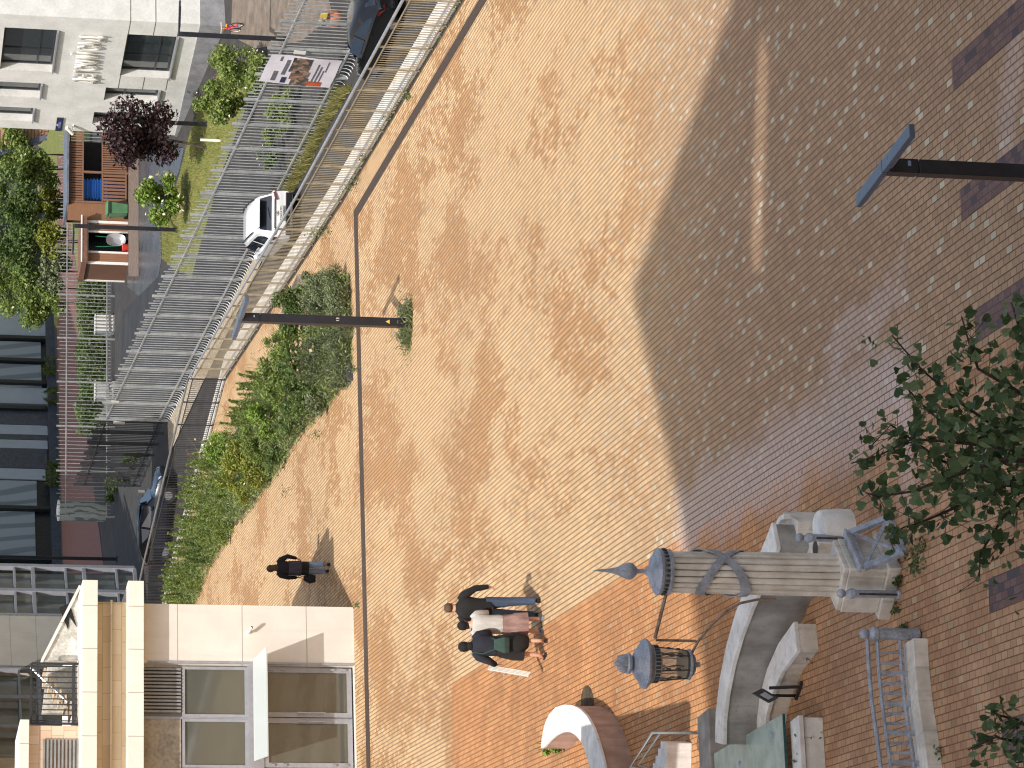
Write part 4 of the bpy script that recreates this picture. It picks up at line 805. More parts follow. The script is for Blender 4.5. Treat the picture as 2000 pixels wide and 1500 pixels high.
_o = _k.obj(); _s = _k.node('SeparateXYZ'); _k.l(_o, _s.inputs[0]); _r = _k.math('SQRT', _k.math('ADD', _k.math('MULTIPLY', _s.outputs[0], _s.outputs[0]), _k.math('MULTIPLY', _s.outputs[1], _s.outputs[1])))
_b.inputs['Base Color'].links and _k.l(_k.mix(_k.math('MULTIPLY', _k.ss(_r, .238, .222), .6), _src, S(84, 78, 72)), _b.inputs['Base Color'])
Fc = G(1758, 1112); th = R_(31); lD = Vector((-math.cos(th), math.sin(th), 0)); rD = Vector((math.sin(th), math.cos(th), 0)); a_ = .65
cc = Fc+(lD+rD)*(a_/2); col = thing('stone_column', 'fluted limestone column on a square pedestal with an iron lantern arm', 'column', cc, 0)
Yc = cc.y; zz = lambda x, y=1120: D(x, y, Yc).z
zped = .63
MB().box((0, 0, (zped+.16)/2), (a_, a_, zped-.16), th*-1+math.pi/2*0+math.pi/2).build('pedestal', MST, col, local=True, bevel=.012)
MB().box((0, 0, .08), (a_+.12, a_+.12, .16), -th).build('plinth', MST, col, local=True, bevel=.012)
MB().box((0, 0, zped+.03), (a_-.03, a_-.03, .06), -th).build('pedestal_top', MST, col, local=True, bevel=.01)
zt_, z1_ = zz(1302), zz(1266); NF = 18
def flute(t, z): return 1-.15*(1-abs(math.sin(math.pi*NF*t))**.42)
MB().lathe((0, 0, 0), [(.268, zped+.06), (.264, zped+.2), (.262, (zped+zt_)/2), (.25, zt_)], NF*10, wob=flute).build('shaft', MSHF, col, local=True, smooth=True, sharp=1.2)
hc = zt_
m = MB().lathe((0, 0, 0), [(.24, hc-.03), (.277, hc-.03), (.277, hc), (.262, hc+.015), (.262, hc+.075), (.28, hc+.085), (.285, hc+.12), (.26, hc+.145), (.2, hc+.16), (.19, hc+.185), (.13, hc+.2), (.06, hc+.23), (.045, hc+.26)], 48); m.build('capital', MPAT, col, local=True, smooth=True, sharp=.6)
m = MB(); [m.ell((.27*math.cos(q), .27*math.sin(q), hc+.045), (.02, .02, .026), 8, 6) for q in [2*math.pi*i/26 for i in range(26)]]; m.build('bead_ring', MPATD, col, local=True, smooth=True)
zs_ = zz(1158); z2_ = hc+.22; L = zs_-z2_
m = MB().lathe((0, 0, 0), [(.035, z2_), (.04, z2_+.03), (.026, z2_+.05), (.026, z2_+L*.2), (.05, z2_+L*.23), (.1, z2_+L*.3), (.108, z2_+L*.36), (.085, z2_+L*.46), (.045, z2_+L*.58), (.025, z2_+L*.72), (.012, z2_+L*.92), (.003, z2_+L)], 32, wob=lambda t, z: 1 if z < z2_+L*.22 else .82+.18*abs(math.cos(2*math.pi*t+.5))); m.build('spear_finial', MPAT, col, local=True, smooth=True, sharp=1.2)
# two crossing iron straps
def strap(sgn, r, name='strap'):
    zc, A, w_ = zz(1406), .30, .062; n = 72; thc = math.atan2(-.75, .8); V = []; F_ = []
    for i in range(n):
        q = 2*math.pi*i/n; z = zc+sgn*A*math.sin(q-thc)*-1*(.92+.08*math.cos(2*q)); 
        for rr, dz_ in ((r, -w_), (r+.012, -w_), (r+.016, 0), (r+.012, w_), (r, w_)): V.append((rr*math.cos(q), rr*math.sin(q), z+dz_))
    k = 5
    for i in range(n):
        for j in range(k): F_.append((i*k+j, ((i+1) % n)*k+j, ((i+1) % n)*k+(j+1) % k, i*k+(j+1) % k))
    m = MB(); m.v = V; m.f = F_; m.build(name, MPAT, col, local=True, smooth=True, sharp=.8)
strap(1, .268); strap(-1, .276)
# arm and lantern (the lantern hangs on the column: one thing with it)
lp = lambda x, y, Y=Yc: D(x, y, Y)-cc
la = lp(1290, 1297)
m = MB(); m.tube([lp(1301, 1160), lp(1279, 1247)], .022, 8); m.tube([lp(1281, 1250), lp(1360, 1252)], .016, 8); cv = [(1515, 1171), (1480, 1171), (1446, 1178), (1415, 1196), (1385, 1226), (1365, 1250), (1354, 1270), (1350, 1280)]
m.tube([lp(*c) for c in cv], .016, 8); m.build('lantern_arm', M('rusty_steel', S(150, 142, 132), .5, .3, sc=9, var=.3, dark=S(120, 86, 62)), col, local=True, smooth=True)
lx, ly = la.x, la.y; zp_ = lambda x: lp(x, 1297).z
m = MB().lathe((lx, ly, 0), [(.2, zp_(1286)), (.225, zp_(1284)), (.225, zp_(1272)), (.24, zp_(1270)), (.3, zp_(1262)), (.305, zp_(1258)), (.29, zp_(1254)), (.2, zp_(1246)), (.19, zp_(1243)), (.12, zp_(1237)), (.07, zp_(1235))], 40); m.build('lantern_roof', MPAT, col, local=True, smooth=True, sharp=.6)
m = MB(); [m.box((lx+.222*math.cos(q), ly+.222*math.sin(q), zp_(1278)), (.02, .03, .06), q) for q in [2*math.pi*i/30 for i in range(30)]]; m.build('roof_dentils', MPATD, col, local=True)
m = MB().lathe((lx, ly, 0), [(.06, zp_(1237)), (.065, zp_(1234)), (.12, zp_(1231)), (.13, zp_(1226)), (.11, zp_(1223))], 24); m.build('flame_cup', MPAT, col, local=True, smooth=True)
m = MB(); rr = random.Random(3)
for i in range(11): q = i*2.4; r_i = .075*(i % 3 != 0); m.ell((lx+r_i*math.cos(q), ly+r_i*math.sin(q), zp_(1221-(i % 4)*2)+.0), (.042, .042, .06+.02*(i % 3)), 8, 6)
m.ell((lx, ly, zp_(1211)), (.045, .045, .075), 8, 6); m.lathe((lx, ly, 0), [(.02, zp_(1210)), (.018, zp_(1206)), (.004, zp_(1203))], 8); m.build('flame_finial', MPAT, col, local=True, smooth=True)
MGLASSL = N('lantern_glass'); MGLASSL.col((.7, .62, .5)); MGLASSL.set(Roughness=.1, Alpha=.4); MGLASSL = MGLASSL.m
zb_, ztp = zp_(1343), zp_(1286)
m = MB().lathe((lx, ly, 0), [(.165, zb_), (.2, ztp)], 32, cap=False); m.build('lantern_glass', MGLASSL, col, local=True, smooth=True)
m = MB()
for i in range(6):
    q = 2*math.pi*i/6+.2; m.tube([(lx+.168*math.cos(q), ly+.168*math.sin(q), zb_), (lx+.203*math.cos(q), ly+.203*math.sin(q), ztp)], .009, 6)
m.build('lantern_bars', MPATD, col, local=True, smooth=True)
m = MB()
for i in range(7):
    q = 2*math.pi*i/7; r0 = .172
    pth = [(lx+(r0+.03*s_)*math.cos(q+.25*math.sin(3.1*s_)), ly+(r0+.03*s_)*math.sin(q+.25*math.sin(3.1*s_)), zb_+(ztp-zb_)*s_) for s_ in (.25, .45, .65, .82, .98)]; m.tube(pth, .006, 5)
    for s_ in (.35, .68): m.ell((lx+(r0+.03*s_)*math.cos(q), ly+(r0+.03*s_)*math.sin(q), zb_+(ztp-zb_)*(s_+.1*(i % 2))), (.016, .016, .034), 6, 5)
m.build('vine_tracery', MPATD, col, local=True, smooth=True)
m = MB().lathe((lx, ly, 0), [(.16, zb_+.1), (.17, zb_+.02), (.17, zb_)], 32, cap=False); m.build('lantern_inner_ring', MPATD, col, local=True, smooth=True)
m = MB().lathe((lx, ly, 0), [(.03, zp_(1367)), (.035, zp_(1362)), (.02, zp_(1358)), (.11, zp_(1356)), (.15, zp_(1351)), (.14, zp_(1350)), (.19, zp_(1347)), (.19, zp_(1344)), (.17, zp_(1342))], 40, wob=lambda t, z: 1-.02*abs(math.sin(math.pi*14*t))); m.build('lantern_base', MPAT, col, local=True, smooth=True, sharp=.6)
# panel with crossed bars leaning on the pedestal
nO = Vector((math.cos(th), -math.sin(th), 0)); b0 = Fc+nO*.08-rD*.1
lpn = thing('crossed_panel', 'grey framed panel with crossed bars leaning on the column pedestal', 'panel', b0+nO*.2)
t0, t1 = b0+Vector((0, 0, .5)), b0+rD*.74+Vector((0, 0, .5)); u0, u1 = b0+nO*.24+Vector((0, 0, .05)), b0+nO*.24+rD*.74+Vector((0, 0, .05)); up = nO
m = MB(); m.beam(t0-Vector((0, 0, 0)), t1, .05, .1, (0, 0, 1)); m.beam(u0, u1, .05, .1, (0, 0, 1)); m.beam(t0, u0, .1, .05, nO); m.beam(t1, u1, .1, .05, nO); m.build('frame', MPAT, lpn, bevel=.005)
m = MB(); m.beam(t0, u1, .05, .03, nO); m.beam(t1+nO*.012, u0+nO*.012, .05, .03, nO); m.build('crossed_bars', MPAT, lpn)
m = MB(); m.beam(t0+Vector((0, 0, .045))-rD*.03, t1+Vector((0, 0, .045))+rD*.03, .1, .035, (0, 0, 1)); m.build('cap_rail', MPAT, lpn, bevel=.005)
def ballpost(base, h, label):
    t = thing('ball_post', label, 'post', base, 0, 'grey iron posts with ball tops'); MB().lathe((0, 0, 0), [(.06, 0), (.06, .03), (.047, .04), (.047, h-.12), (.06, h-.11), (.064, h-.06), (.05, h-.03), (.03, h), (.025, h+.015)], 16).build('post', MPAT, t, local=True, smooth=True, sharp=.6)
    MB().ell((0, 0, h+.055), (.056, .056, .056), 16, 10).build('ball', MPAT, t, local=True, smooth=True); MB().box((.0, -.045, h*.42), (.025, .02, h*.7)).build('slot', MPATD, t, local=True); return t
ballpost(G(1757, 1161), .68, 'grey ball-topped post in front of the left face of the column pedestal'); ballpost(G(1668, 1052), .66, 'grey ball-topped post behind the leaning crossed panel')
# ================================================================ kerb with low railing at the lower left
kc = [G(*p, .18) for p in ((1774, 1252), (1777, 1310), (1784, 1380), (1793, 1440), (1802, 1505), (1812, 1570), (1824, 1640))]
kb = thing('stone_kerb', 'low curved stone kerb carrying the grey picket railing', 'kerb', Vector((kc[0].x, kc[0].y, 0)))
A_, B_ = offs(kc, .19), offs(kc, -.19); m = MB(); 
for i in range(len(kc)-1): m.prism([A_[i].xy, A_[i+1].xy, B_[i+1].xy, B_[i].xy], 0, .18)
m.build('kerb_stone', MST, kb, bevel=.008)
lr = thing('picket_railing', 'low grey picket railing on the curved kerb, ending in a ball-topped post', 'railing', Vector((kc[0].x, kc[0].y, .18)))
for z_, r_w, nm in ((.47, .026, 'top_rail'), (.35, .023, 'middle_rail'), (.07, .023, 'bottom_rail')): MB().tube([p+Vector((0, .1, z_)) for p in kc], r_w, 8).build(nm, MPAT, lr, smooth=True)
def along(P, s):
    for i in range(len(P)-1):
        L = (P[i+1]-P[i]).length
        if s <= L: return P[i].lerp(P[i+1], s/L)
        s -= L
    return P[-1]
LK = sum((kc[i+1]-kc[i]).length for i in range(len(kc)-1)); m = MB(); s_ = .15; i = 0
while s_ < LK:
    q = along(kc, s_)+Vector((0, .1, 0)); i += 1
    if i % 3 == 0: MB().box(q+Vector((0, 0, .18)), (.06, .035, .38)).build('post', MPAT, lr)
    else: MB().box(q+Vector((0, 0, .21)), (.032, .03, .28)).build('picket', MPAT, lr)
    s_ += .125
q = kc[0]+Vector((.07, .1, -.16)); m = MB().lathe(q, [(.07, 0), (.07, .5), (.085, .52), (.085, .57), (.05, .62)], 16); m.build('end_post', MPAT, lr, smooth=True, sharp=.6); MB().ell(q+Vector((0, 0, .67)), (.06, .06, .06), 16, 10).build('ball', MPAT, lr, smooth=True)
# ================================================================ curved stone walls of the passage
def curved(name, label, top, h, wd, mat_top, mat_face, capt=.06, extra=None):
    P = [G(*p, h) for p in top]; t = thing(name, label, 'wall', Vector((P[0].x, P[0].y, 0))); 
    A, B = offs(P, wd/2), offs(P, -wd/2); A2, B2 = offs(P, wd/2-.03), offs(P, -wd/2+.03); m = MB()
    def strip_(X, Y, z0, z1):
        rings = [[(X[i].x, X[i].y, z0), (X[i].x, X[i].y, z1), (Y[i].x, Y[i].y, z1), (Y[i].x, Y[i].y, z0)] for i in range(len(P))]; return MB().loft(rings)
    strip_(A2, B2, 0, h-capt).build('wall_face', mat_face, t); strip_(A, B, h-capt, h).build('coping', mat_top, t, bevel=.008); return t
curved('curved_wall', 'long curved stone parapet with a pale worn coping behind the lantern', [(1404, 1452), (1405, 1400), (1412, 1340), (1424, 1280), (1441, 1220), (1462, 1165), (1484, 1115), (1503, 1070), (1512, 1045)], .78, .42, MSTW, MSTG)
curved('curved_wall', 'lower curved stone wall with a square end in front of the long parapet', [(1484, 1432), (1489, 1380), (1503, 1330), (1523, 1285), (1553, 1243)], .3, .42, MSTW, MST)
# end stones of the parapet right of the column
eb1 = G(1585, 1052); m = MB(); t = thing('end_stone', 'grey block with an arched white rim right of the column shaft', 'stone block', eb1); P0 = G(1545, 1050, .45)
m.box(Vector((P0.x+.05, P0.y, .24)), (.46, .7, .48), R_(-8)); m.build('block', MST, t, bevel=.015)
m = MB(); cx_, cy_ = P0.x+.06, P0.y-.02; m.loft([[(cx_+.24*math.cos(q)*rr, cy_+.42*math.sin(q)*rr, z) for q in [math.pi*i/12 for i in range(13)]]+[(cx_+.24*math.cos(q)*rr2, cy_+.42*math.sin(q)*rr2, z) for q in [math.pi*i/12 for i in reversed(range(13))]] for z, rr, rr2 in ((.47, 1., .74), (.56, 1., .74))]); m.build('arched_rim', MSTW, t)
t = thing('end_stone', 'half-round white streaked stone standing by the ball post right of the column', 'stone block', G(1672, 1025)); q = G(1668, 1028)
m = MB(); m.loft([[(q.x-.02+.23*s_*math.cos(a), q.y+.22+.32*s_*math.sin(a), z) for a in [2*math.pi*i/28 for i in range(28)]] for z, s_ in ((0, 1.), (.16, 1.), (.2, .97), (.36, .93), (.4, .86))]); m.build('block', MSTW, t, smooth=True, sharp=.5)
t = thing('end_stone', 'round-holed grey stone half hidden behind the column pedestal', 'stone block', G(1640, 1075)); q = G(1640, 1072); MB().box((q.x, q.y+.1, .17), (.4, .5, .34), R_(-8)).build('block', MST, t, bevel=.02); MB().lathe((q.x+.0, q.y-.05, .335), [(.11, 0), (.1, .012)], 16).build('hole', MPATD, t, smooth=True)
# ================================================================ skylight, steps and blocks at the left edge
g0_, g1_, g2_ = G(1532, 1394, .42), G(1541, 1560, .42), G(1398, 1472, .42); g3_ = g2_+(g1_-g0_)
MSKY = N('green_frosted_glass'); o = MSKY.obj(); MSKY.col(MSKY.mix(MSKY.ss(MSKY.noise(o, 3, 5), .35, .65), S(150, 170, 160), S(182, 198, 188))); MSKY.set(Roughness=.25, Alpha=.86); MSKY = MSKY.m
sk_ = thing('glass_skylight', 'greenish frosted glass roof lying low over the passage at the left edge', 'skylight', g0_)
MB().extr([g0_, g1_, g3_, g2_], (0, 0, .025)).build('glass_sheet', MSKY, sk_); m = MB(); m.beam(g0_+Vector((0, -.005, .012)), g1_+Vector((0, -.005, .012)), .02, .035); m.build('glass_edge', M('teal_edge', S(40, 84, 84), .2, bump=0), sk_)
m = MB()
for s_, v_ in ((.18, .15), (.3, .62), (.75, .3), (.75, .8)): m.lathe(g0_.lerp(g1_, s_)+(g2_-g0_)*v_+Vector((0, 0, .025)), [(.035, 0), (.035, .02), (.02, .03)], 12)
m.build('glass_fixings', MSTEEL, sk_, smooth=True)
MB().beam(g0_+(g2_-g0_)*.55-Vector((0, 0, .1)), g1_+(g2_-g0_)*.55-Vector((0, 0, .1)), .1, .15).build('glass_beam', MDARK, sk_)
MB().beam(g0_+(g2_-g0_)*.75-Vector((0, 0, .1)), g1_+(g2_-g0_)*.75-Vector((0, 0, .1)), .1, .15).build('glass_beam', MDARK, sk_)
ka, kb_ = G(1551, 1406, .34), G(1560, 1560, .34); kd_ = (kb_-ka).normalized(); t = thing('skylight_kerb', 'pale stone kerb with weeds along the near edge of the glass roof', 'kerb', Vector((ka.x, ka.y, 0)))
MB().box((ka+kb_)/2-Vector((0, 0, .17+.04)), ((kb_-ka).length, .34, .26), math.atan2(kd_.y, kd_.x)).build('kerb_stone', MSTW, t, bevel=.01); MB().box((ka+kb_)/2-Vector((0, 0, .035)), ((kb_-ka).length+.04, .4, .07), math.atan2(kd_.y, kd_.x)).build('coping', MSTW, t, bevel=.008)
wa_, wb_ = G(1372, 1392, .42), G(1380, 1560, .42); t = thing('stone_block_wall', 'broad grey stone wall running off the left edge behind the glass roof', 'wall', Vector((wa_.x, wa_.y, 0))); kd_ = (wb_-wa_).normalized()
MB().box((wa_+wb_)/2-Vector((0, 0, .21)), ((wb_-wa_).length, .62, .42), math.atan2(kd_.y, kd_.x)).build('wall_block', MSTG, t, bevel=.015)
t = thing('stone_steps', 'pale stone steps at the left edge by the pipe handrail', 'steps', G(1350, 1480)); 
for i in range(4): q = G(1352-13*i, 1452+14*i, .0); MB().box((q.x-1.2, q.y+.12, .2-.03*i), (2.4, .36, .4-.06*i), R_(3)).build('step', MSTW, t, bevel=.012)
hr = thing('pipe_handrail', 'bent grey pipe handrail at the left edge beside the stone steps', 'handrail', G(1350, 1432)); P = [D(1352, 1431, 46.2), D(1274, 1431, 46.4), D(1232, 1497, 46.4), D(1232, 1497, 46.4)-Vector((.2, 0, .9))]; MB().tube(P, .026, 10).build('upper_pipe', MRAIL2, hr, smooth=True)
P = [D(1290, 1432, 46.4), D(1247, 1494, 46.4), D(1247, 1494, 46.4)-Vector((.2, 0, .7))]; MB().tube(P, .02, 10).build('lower_pipe', MRAIL2, hr, smooth=True); MB().tube([D(1300, 1431, 46.35), D(1300, 1431, 46.35)-Vector((0, 0, 1.3))], .022, 8).build('post', MRAIL2, hr, smooth=True)
# information stand
ib = G(1566, 1350); st_ = thing('information_stand', 'small black stand with a tilted information plate beside the lower curved wall', 'sign', ib); bd = [D(1472, 1355, ib.y), D(1491, 1345, ib.y+.1), D(1521, 1363, ib.y-.05), D(1503, 1373, ib.y-.1)]
MB().extr(bd, (0, .03, .02)).build('board', MPATD, st_); cen = sum(bd, Vector())/4; MB().extr([cen+(p-cen)*.55+Vector((0, -.012, .0)) for p in bd], (0, .006, 0)).build('printed_plate', MZN, st_)
m = MB(); m.beam(cen+Vector((0, .05, -.05)), ib+Vector((-.08, .2, .02)), .04, .04); m.beam(cen+Vector((.1, .05, -.05)), ib+Vector((.06, 0, .02)), .04, .04); m.beam(ib+Vector((-.12, .2, .02)), ib+Vector((.12, -.05, .02)), .05, .04); m.build('legs', MDARK, st_)
# ================================================================ white spiral planter
out = [(1056, 1462), (1058, 1440), (1063, 1415), (1072, 1395), (1085, 1381), (1100, 1376), (1117, 1377), (1132, 1384), (1145, 1397), (1156, 1416), (1165, 1440), (1174, 1470), (1183, 1510), (1190, 1560)]
inn = [(1062, 1460), (1072, 1448), (1086, 1436), (1100, 1430), (1113, 1430), (1124, 1436), (1133, 1447), (1140, 1460), (1146, 1478), (1152, 1500), (1158, 1530), (1165, 1570)]
ho = .5; Po = [G(*p, ho) for p in out]; Pi = [G(*p, ho) for p in inn]; sp = thing('spiral_planter', 'curled pale stone seat wall with a weed growing inside its hook', 'planter', Vector((Po[0].x, Po[0].y, 0)))
def resample(P, n):
    L = [0]; [L.append(L[-1]+(P[i+1]-P[i]).length) for i in range(len(P)-1)]; return [along(P, L[-1]*i/(n-1)*.9999) for i in range(n)]
A, B = resample(Po, 34), resample(Pi, 34); c0 = sum(A, Vector())/34
m = MB().loft([[(A[i].x, A[i].y, ho-.05), (A[i].x, A[i].y, ho), (B[i].x, B[i].y, ho), (B[i].x, B[i].y, ho-.05)] for i in range(34)]); m.build('coping', MSTW, sp, bevel=.006)
A3 = [A[i].lerp(B[i], .04) for i in range(34)]; B3 = [B[i].lerp(A[i], .04) for i in range(34)]
m = MB().loft([[(A3[i].x, A3[i].y, 0), (A3[i].x, A3[i].y, ho-.05), (B3[i].x, B3[i].y, ho-.05), (B3[i].x, B3[i].y, 0)] for i in range(34)]); m.build('wall', stone('rosy_stone', S(190, 158, 140), S(156, 128, 114), 2.5), sp)
q = G(1150, 1372); struct(MB().loft([[(q.x+.3*math.cos(a)-.02, q.y+.1+.5*math.sin(a), z) for a in [2*math.pi*i/24 for i in range(24)]] for z in (0., .006)]).build('planter_dark_oval', MSOIL))  # flat dark oval on the paving beside the planter
# unseen canopy, added so that its corner shades the paving by the steps
qc = G(1349, 1376); hcn = 5.; cn_ = Vector((qc.x+LD.x*hcn/LD.z, qc.y+LD.y*hcn/LD.z, hcn)); ag = R_(99); dA = Vector((math.cos(ag), math.sin(ag), 0))
ct = thing('added_shade_canopy', 'unseen flat canopy added beyond the left edge to shade the paving', 'canopy', Vector((cn_.x-2, cn_.y+2, 0)))
MB().extr([cn_, cn_+Vector((-6, 0, 0)), cn_+Vector((-6, 0, 0))+dA*5.5, cn_+dA*5.5], (0, 0, .25)).build('roof', MSTG, ct); [MB().box((cn_.x-2.2-2.5*i, cn_.y+.6+3.6*j, 2.5), (.2, .2, 5)).build('post', MDARK, ct) for i in (0, 1) for j in (0, 1)]
# ================================================================ cars
MTYR = M('tyre_rubber', S(36, 36, 38), .8, bump=0); MRIM = M('alloy', S(170, 172, 176), .35, .6, bump=0)
MCG = glassmat('car_glass', S(34, 42, 54), .05, .8, .3, 1.2); MTRM = M('black_trim', S(28, 28, 30), .5, bump=0); MTL = N('tail_lamp'); MTL.col(S(84, 12, 14)); MTL.set(Roughness=.15); MTL.b.inputs['Coat Weight'].default_value = 1.; MTL = MTL.m
def paint(name, c): k = N(name); k.col(c); k.set(Roughness=.28, Metallic=.0); k.b.inputs['Coat Weight'].default_value = .8; k.b.inputs['Coat Roughness'].default_value = .06; return k.m
def car(name, label, pos, rz, mat, stn, wheels, L, plate=None, wr=.33, rail=False, slope=0, emblem=False, roofmat=None):
    """stn: (x, z_sill, z_belt, z_roof, half width at sill, at belt, at roof); x runs forward"""
    t = thing(name, label, 'car', pos, rz); t.rotation_euler = (0, -slope, rz)
    rings = []
    for x, zs, zb, zr, ws, wb, wr_ in stn:
        h = [(ws*.86, zs), (ws, zs+.12), (ws+.02, (zs+zb)/2), (wb, zb-.03), (wb-.03, zb), (wr_+(wb-.03-wr_)*.06, zr-(zr-zb)*.1), (wr_*.9, zr-.005 if zr > zb+.05 else zr), (wr_*.45, zr+.025)]
        rings.append([Vector((x, y, z)) for y, z in h]+[Vector((x, -y, z)) for y, z in reversed(h)])
    MB().loft(rings).build('body', mat, t, smooth=True, sharp=.62, local=True)
    def side(i0, i1, s, a=.12, b=.86, sh0=0, sh1=0):  # window panel between two stations
        m = MB(); 
        for (i, j) in ((i0, i1),):
            A0, A1 = rings[i][4], rings[i][5]; B0, B1 = rings[j][4], rings[j][5]; e = Vector((0, .012, 0))
            q = [A0.lerp(A1, a)+Vector((sh0, 0, 0))+e, B0.lerp(B1, a)+Vector((sh1, 0, 0))+e, B0.lerp(B1, b)+Vector((sh1, 0, 0))+e, A0.lerp(A1, b)+Vector((sh0, 0, 0))+e]
            q = [Vector((v.x, v.y*s, v.z)) for v in q]; m.face(q if s > 0 else q[::-1])
        return m
    return t, rings, side
def wheel(t, x, y, r, w=.2):
    s = 1 if y > 0 else -1; w_ = MB().lathe((0, 0, 0), [(r*.62, -w/2), (r*.96, -w/2), (r, -w*.3), (r, w*.3), (r*.96, w/2), (r*.62, w/2)], 24).build('wheel', MTYR, t, smooth=True, local=True)
    m_ = Matrix.Translation((x, y, r))@Matrix.Rotation(math.pi/2, 4, 'X'); w_.data.transform(m_)
    g = MB().lathe((0, 0, 0), [(.03, w/2*-s*1.02), (r*.62, w/2*-s*1.0), (r*.64, w/2*-s*.9)], 24).build('rim', MRIM, w_, smooth=True, local=True); g.data.transform(m_)
    a = MB().lathe((0, 0, 0), [(r*1.17, -.02), (r*1.17, .02)], 24, cap=True).build('wheel_arch', MTRM, t, local=True); a.data.transform(Matrix.Translation((x, y*1.0+s*.055, r))@Matrix.Rotation(math.pi/2, 4, 'X'))
sp_a = math.atan(TS*.98)
MWHT = paint('white_car_paint', S(238, 240, 242)); MBLK_C = paint('black_car_paint', S(16, 17, 20)); MBLU_C = paint('dark_blue_car_paint', S(16, 26, 40)); 
suv = [(-2.12, .45, .72, .74, .78, .76, .7), (-2.15, .4, .98, 1.0, .84, .83, .74), (-2.1, .34, 1.08, 1.12, .87, .85, .72), (-1.82, .3, 1.1, 1.55, .89, .87, .66), (-1.55, .28, 1.08, 1.63, .9, .88, .66), (-.5, .26, 1.04, 1.67, .9, .89, .68), (.3, .26, 1.0, 1.63, .9, .89, .66), (.95, .26, .99, 1.12, .89, .87, .62), (1.3, .28, .97, .98, .89, .86, .6), (1.9, .32, .84, .86, .87, .82, .58), (2.1, .4, .66, .68, .8, .74, .5)]
hd = R_(90+11)
wr_ = T(590, 420); fw_ = Vector((math.cos(hd), math.sin(hd), 0)); pos = wr_+fw_*2.13; pos.z = tz(pos.y)
t, rg_, side = car('parked_car', 'white crossover car seen from behind beyond the tan railing', pos, hd, MWHT, suv, None, 4.2, slope=sp_a)
for s in (1, -1):
    side(3, 5, s, sh0=.14, sh1=-.25).build('side_window', MCG, t, local=True); side(5, 6, s, sh0=-.12, sh1=.25).build('side_window', MCG, t, local=True)
    MB().tube([(-1.45, s*.6, 1.67), (-1.2, s*.63, 1.72), (.1, s*.62, 1.71), (.3, s*.58, 1.66)], .022, 8).build('roof_rail', MTRM, t, local=True, smooth=True)
    m = MB(); m.extr([(-2.165, s*.5, .93), (-2.15, s*.81, 1.0), (-2.1, s*.825, 1.07), (-2.06, s*.78, 1.1), (-2.14, s*.52, 1.0)], (-.025, s*.02, 0)); m.build('tail_lamp', MTL, t, local=True)
    m = MB(); m.extr([(-2.1, s*.875, .92), (-1.75, s*.9, .98), (-1.7, s*.9, 1.03), (-2.06, s*.865, 1.08)], (0, s*.014, 0)); m.build('tail_lamp', MTL, t, local=True)
    MB().box((.75, s*1.0, 1.08), (.14, .18, .12)).build('mirror', MWHT, t, local=True, bevel=.03)
    for x in (-1.3, 1.32): wheel(t, x, s*.8, .34)
    MB().box((0, s*.915, .35), (2.0, .02, .16)).build('sill_trim', MTRM, t, local=True)
m = MB(); z0, z1 = rg_[2], rg_[3]
A = [Vector((-2.12, .66, 1.15)), Vector((-2.12, -.66, 1.15)), Vector((-1.86, -.58, 1.5)), Vector((-1.86, .58, 1.5))]; m.extr(A, (-.02, 0, .01)); m.build('rear_window', MCG, t, local=True)
MB().box((-2.0, 0, 1.6), (.42, 1.1, .03)).build('roof_spoiler', MWHT, t, local=True, bevel=.01); MB().tube([(-2.155, .2, 1.2), (-2.08, -.25, 1.27)], .01, 6).build('wiper', MTRM, t, local=True)
MB().box((-2.165, 0, 1.02), (.02, 1.1, .03)).build('lamp_bridge', MTRM, t, local=True); MB().box((-2.13, 0, .5), (.12, 1.62, .22)).build('bumper', MTRM, t, local=True, bevel=.03); MB().box((-2.2, 0, .42), (.02, .9, .07)).build('skid_plate', MRIM, t, local=True)
MB().box((-2.175, 0, .78), (.015, .56, .14)).build('number_plate', MWT, t, local=True)
text('plate_text', 'Т208ХА777', .105, MTRM, None, Matrix(), .001); q = bpy.data.objects['plate_text']; q.parent = t; q.data.transform(Matrix.Translation((-2.186, 0, .78))@Matrix(((0, 0, -1, 0), (-1, 0, 0, 0), (0, 1, 0, 0), (0, 0, 0, 1))))
m = MB().tube([(-2.185, .085*math.cos(a), .93+.05*math.sin(a)) for a in [2*math.pi*i/20 for i in range(21)]], .009, 6); m.beam((-2.185, .03, .965), (-2.185, .02, .895), .012, .014); m.beam((-2.185, -.02, .965), (-2.185, -.03, .895), .012, .014); m.beam((-2.185, .03, .925), (-2.185, -.03, .935), .012, .012); m.build('emblem', MRIM, t, local=True)
hatch = [(-2.0, .4, .62, .64, .74, .72, .6), (-2.06, .34, .86, .88, .82, .8, .66), (-2.0, .28, .96, .98, .84, .82, .66), (-1.6, .24, .98, 1.3, .86, .84, .6), (-1.2, .22, .97, 1.42, .87, .85, .6), (-.2, .2, .93, 1.47, .87, .86, .62), (.45, .2, .91, 1.38, .87, .86, .6), (1.1, .2, .9, .96, .86, .84, .58), (1.3, .22, .88, .89, .86, .83, .56), (1.9, .28, .76, .78, .83, .78, .52), (2.08, .36, .6, .62, .76, .7, .45)]
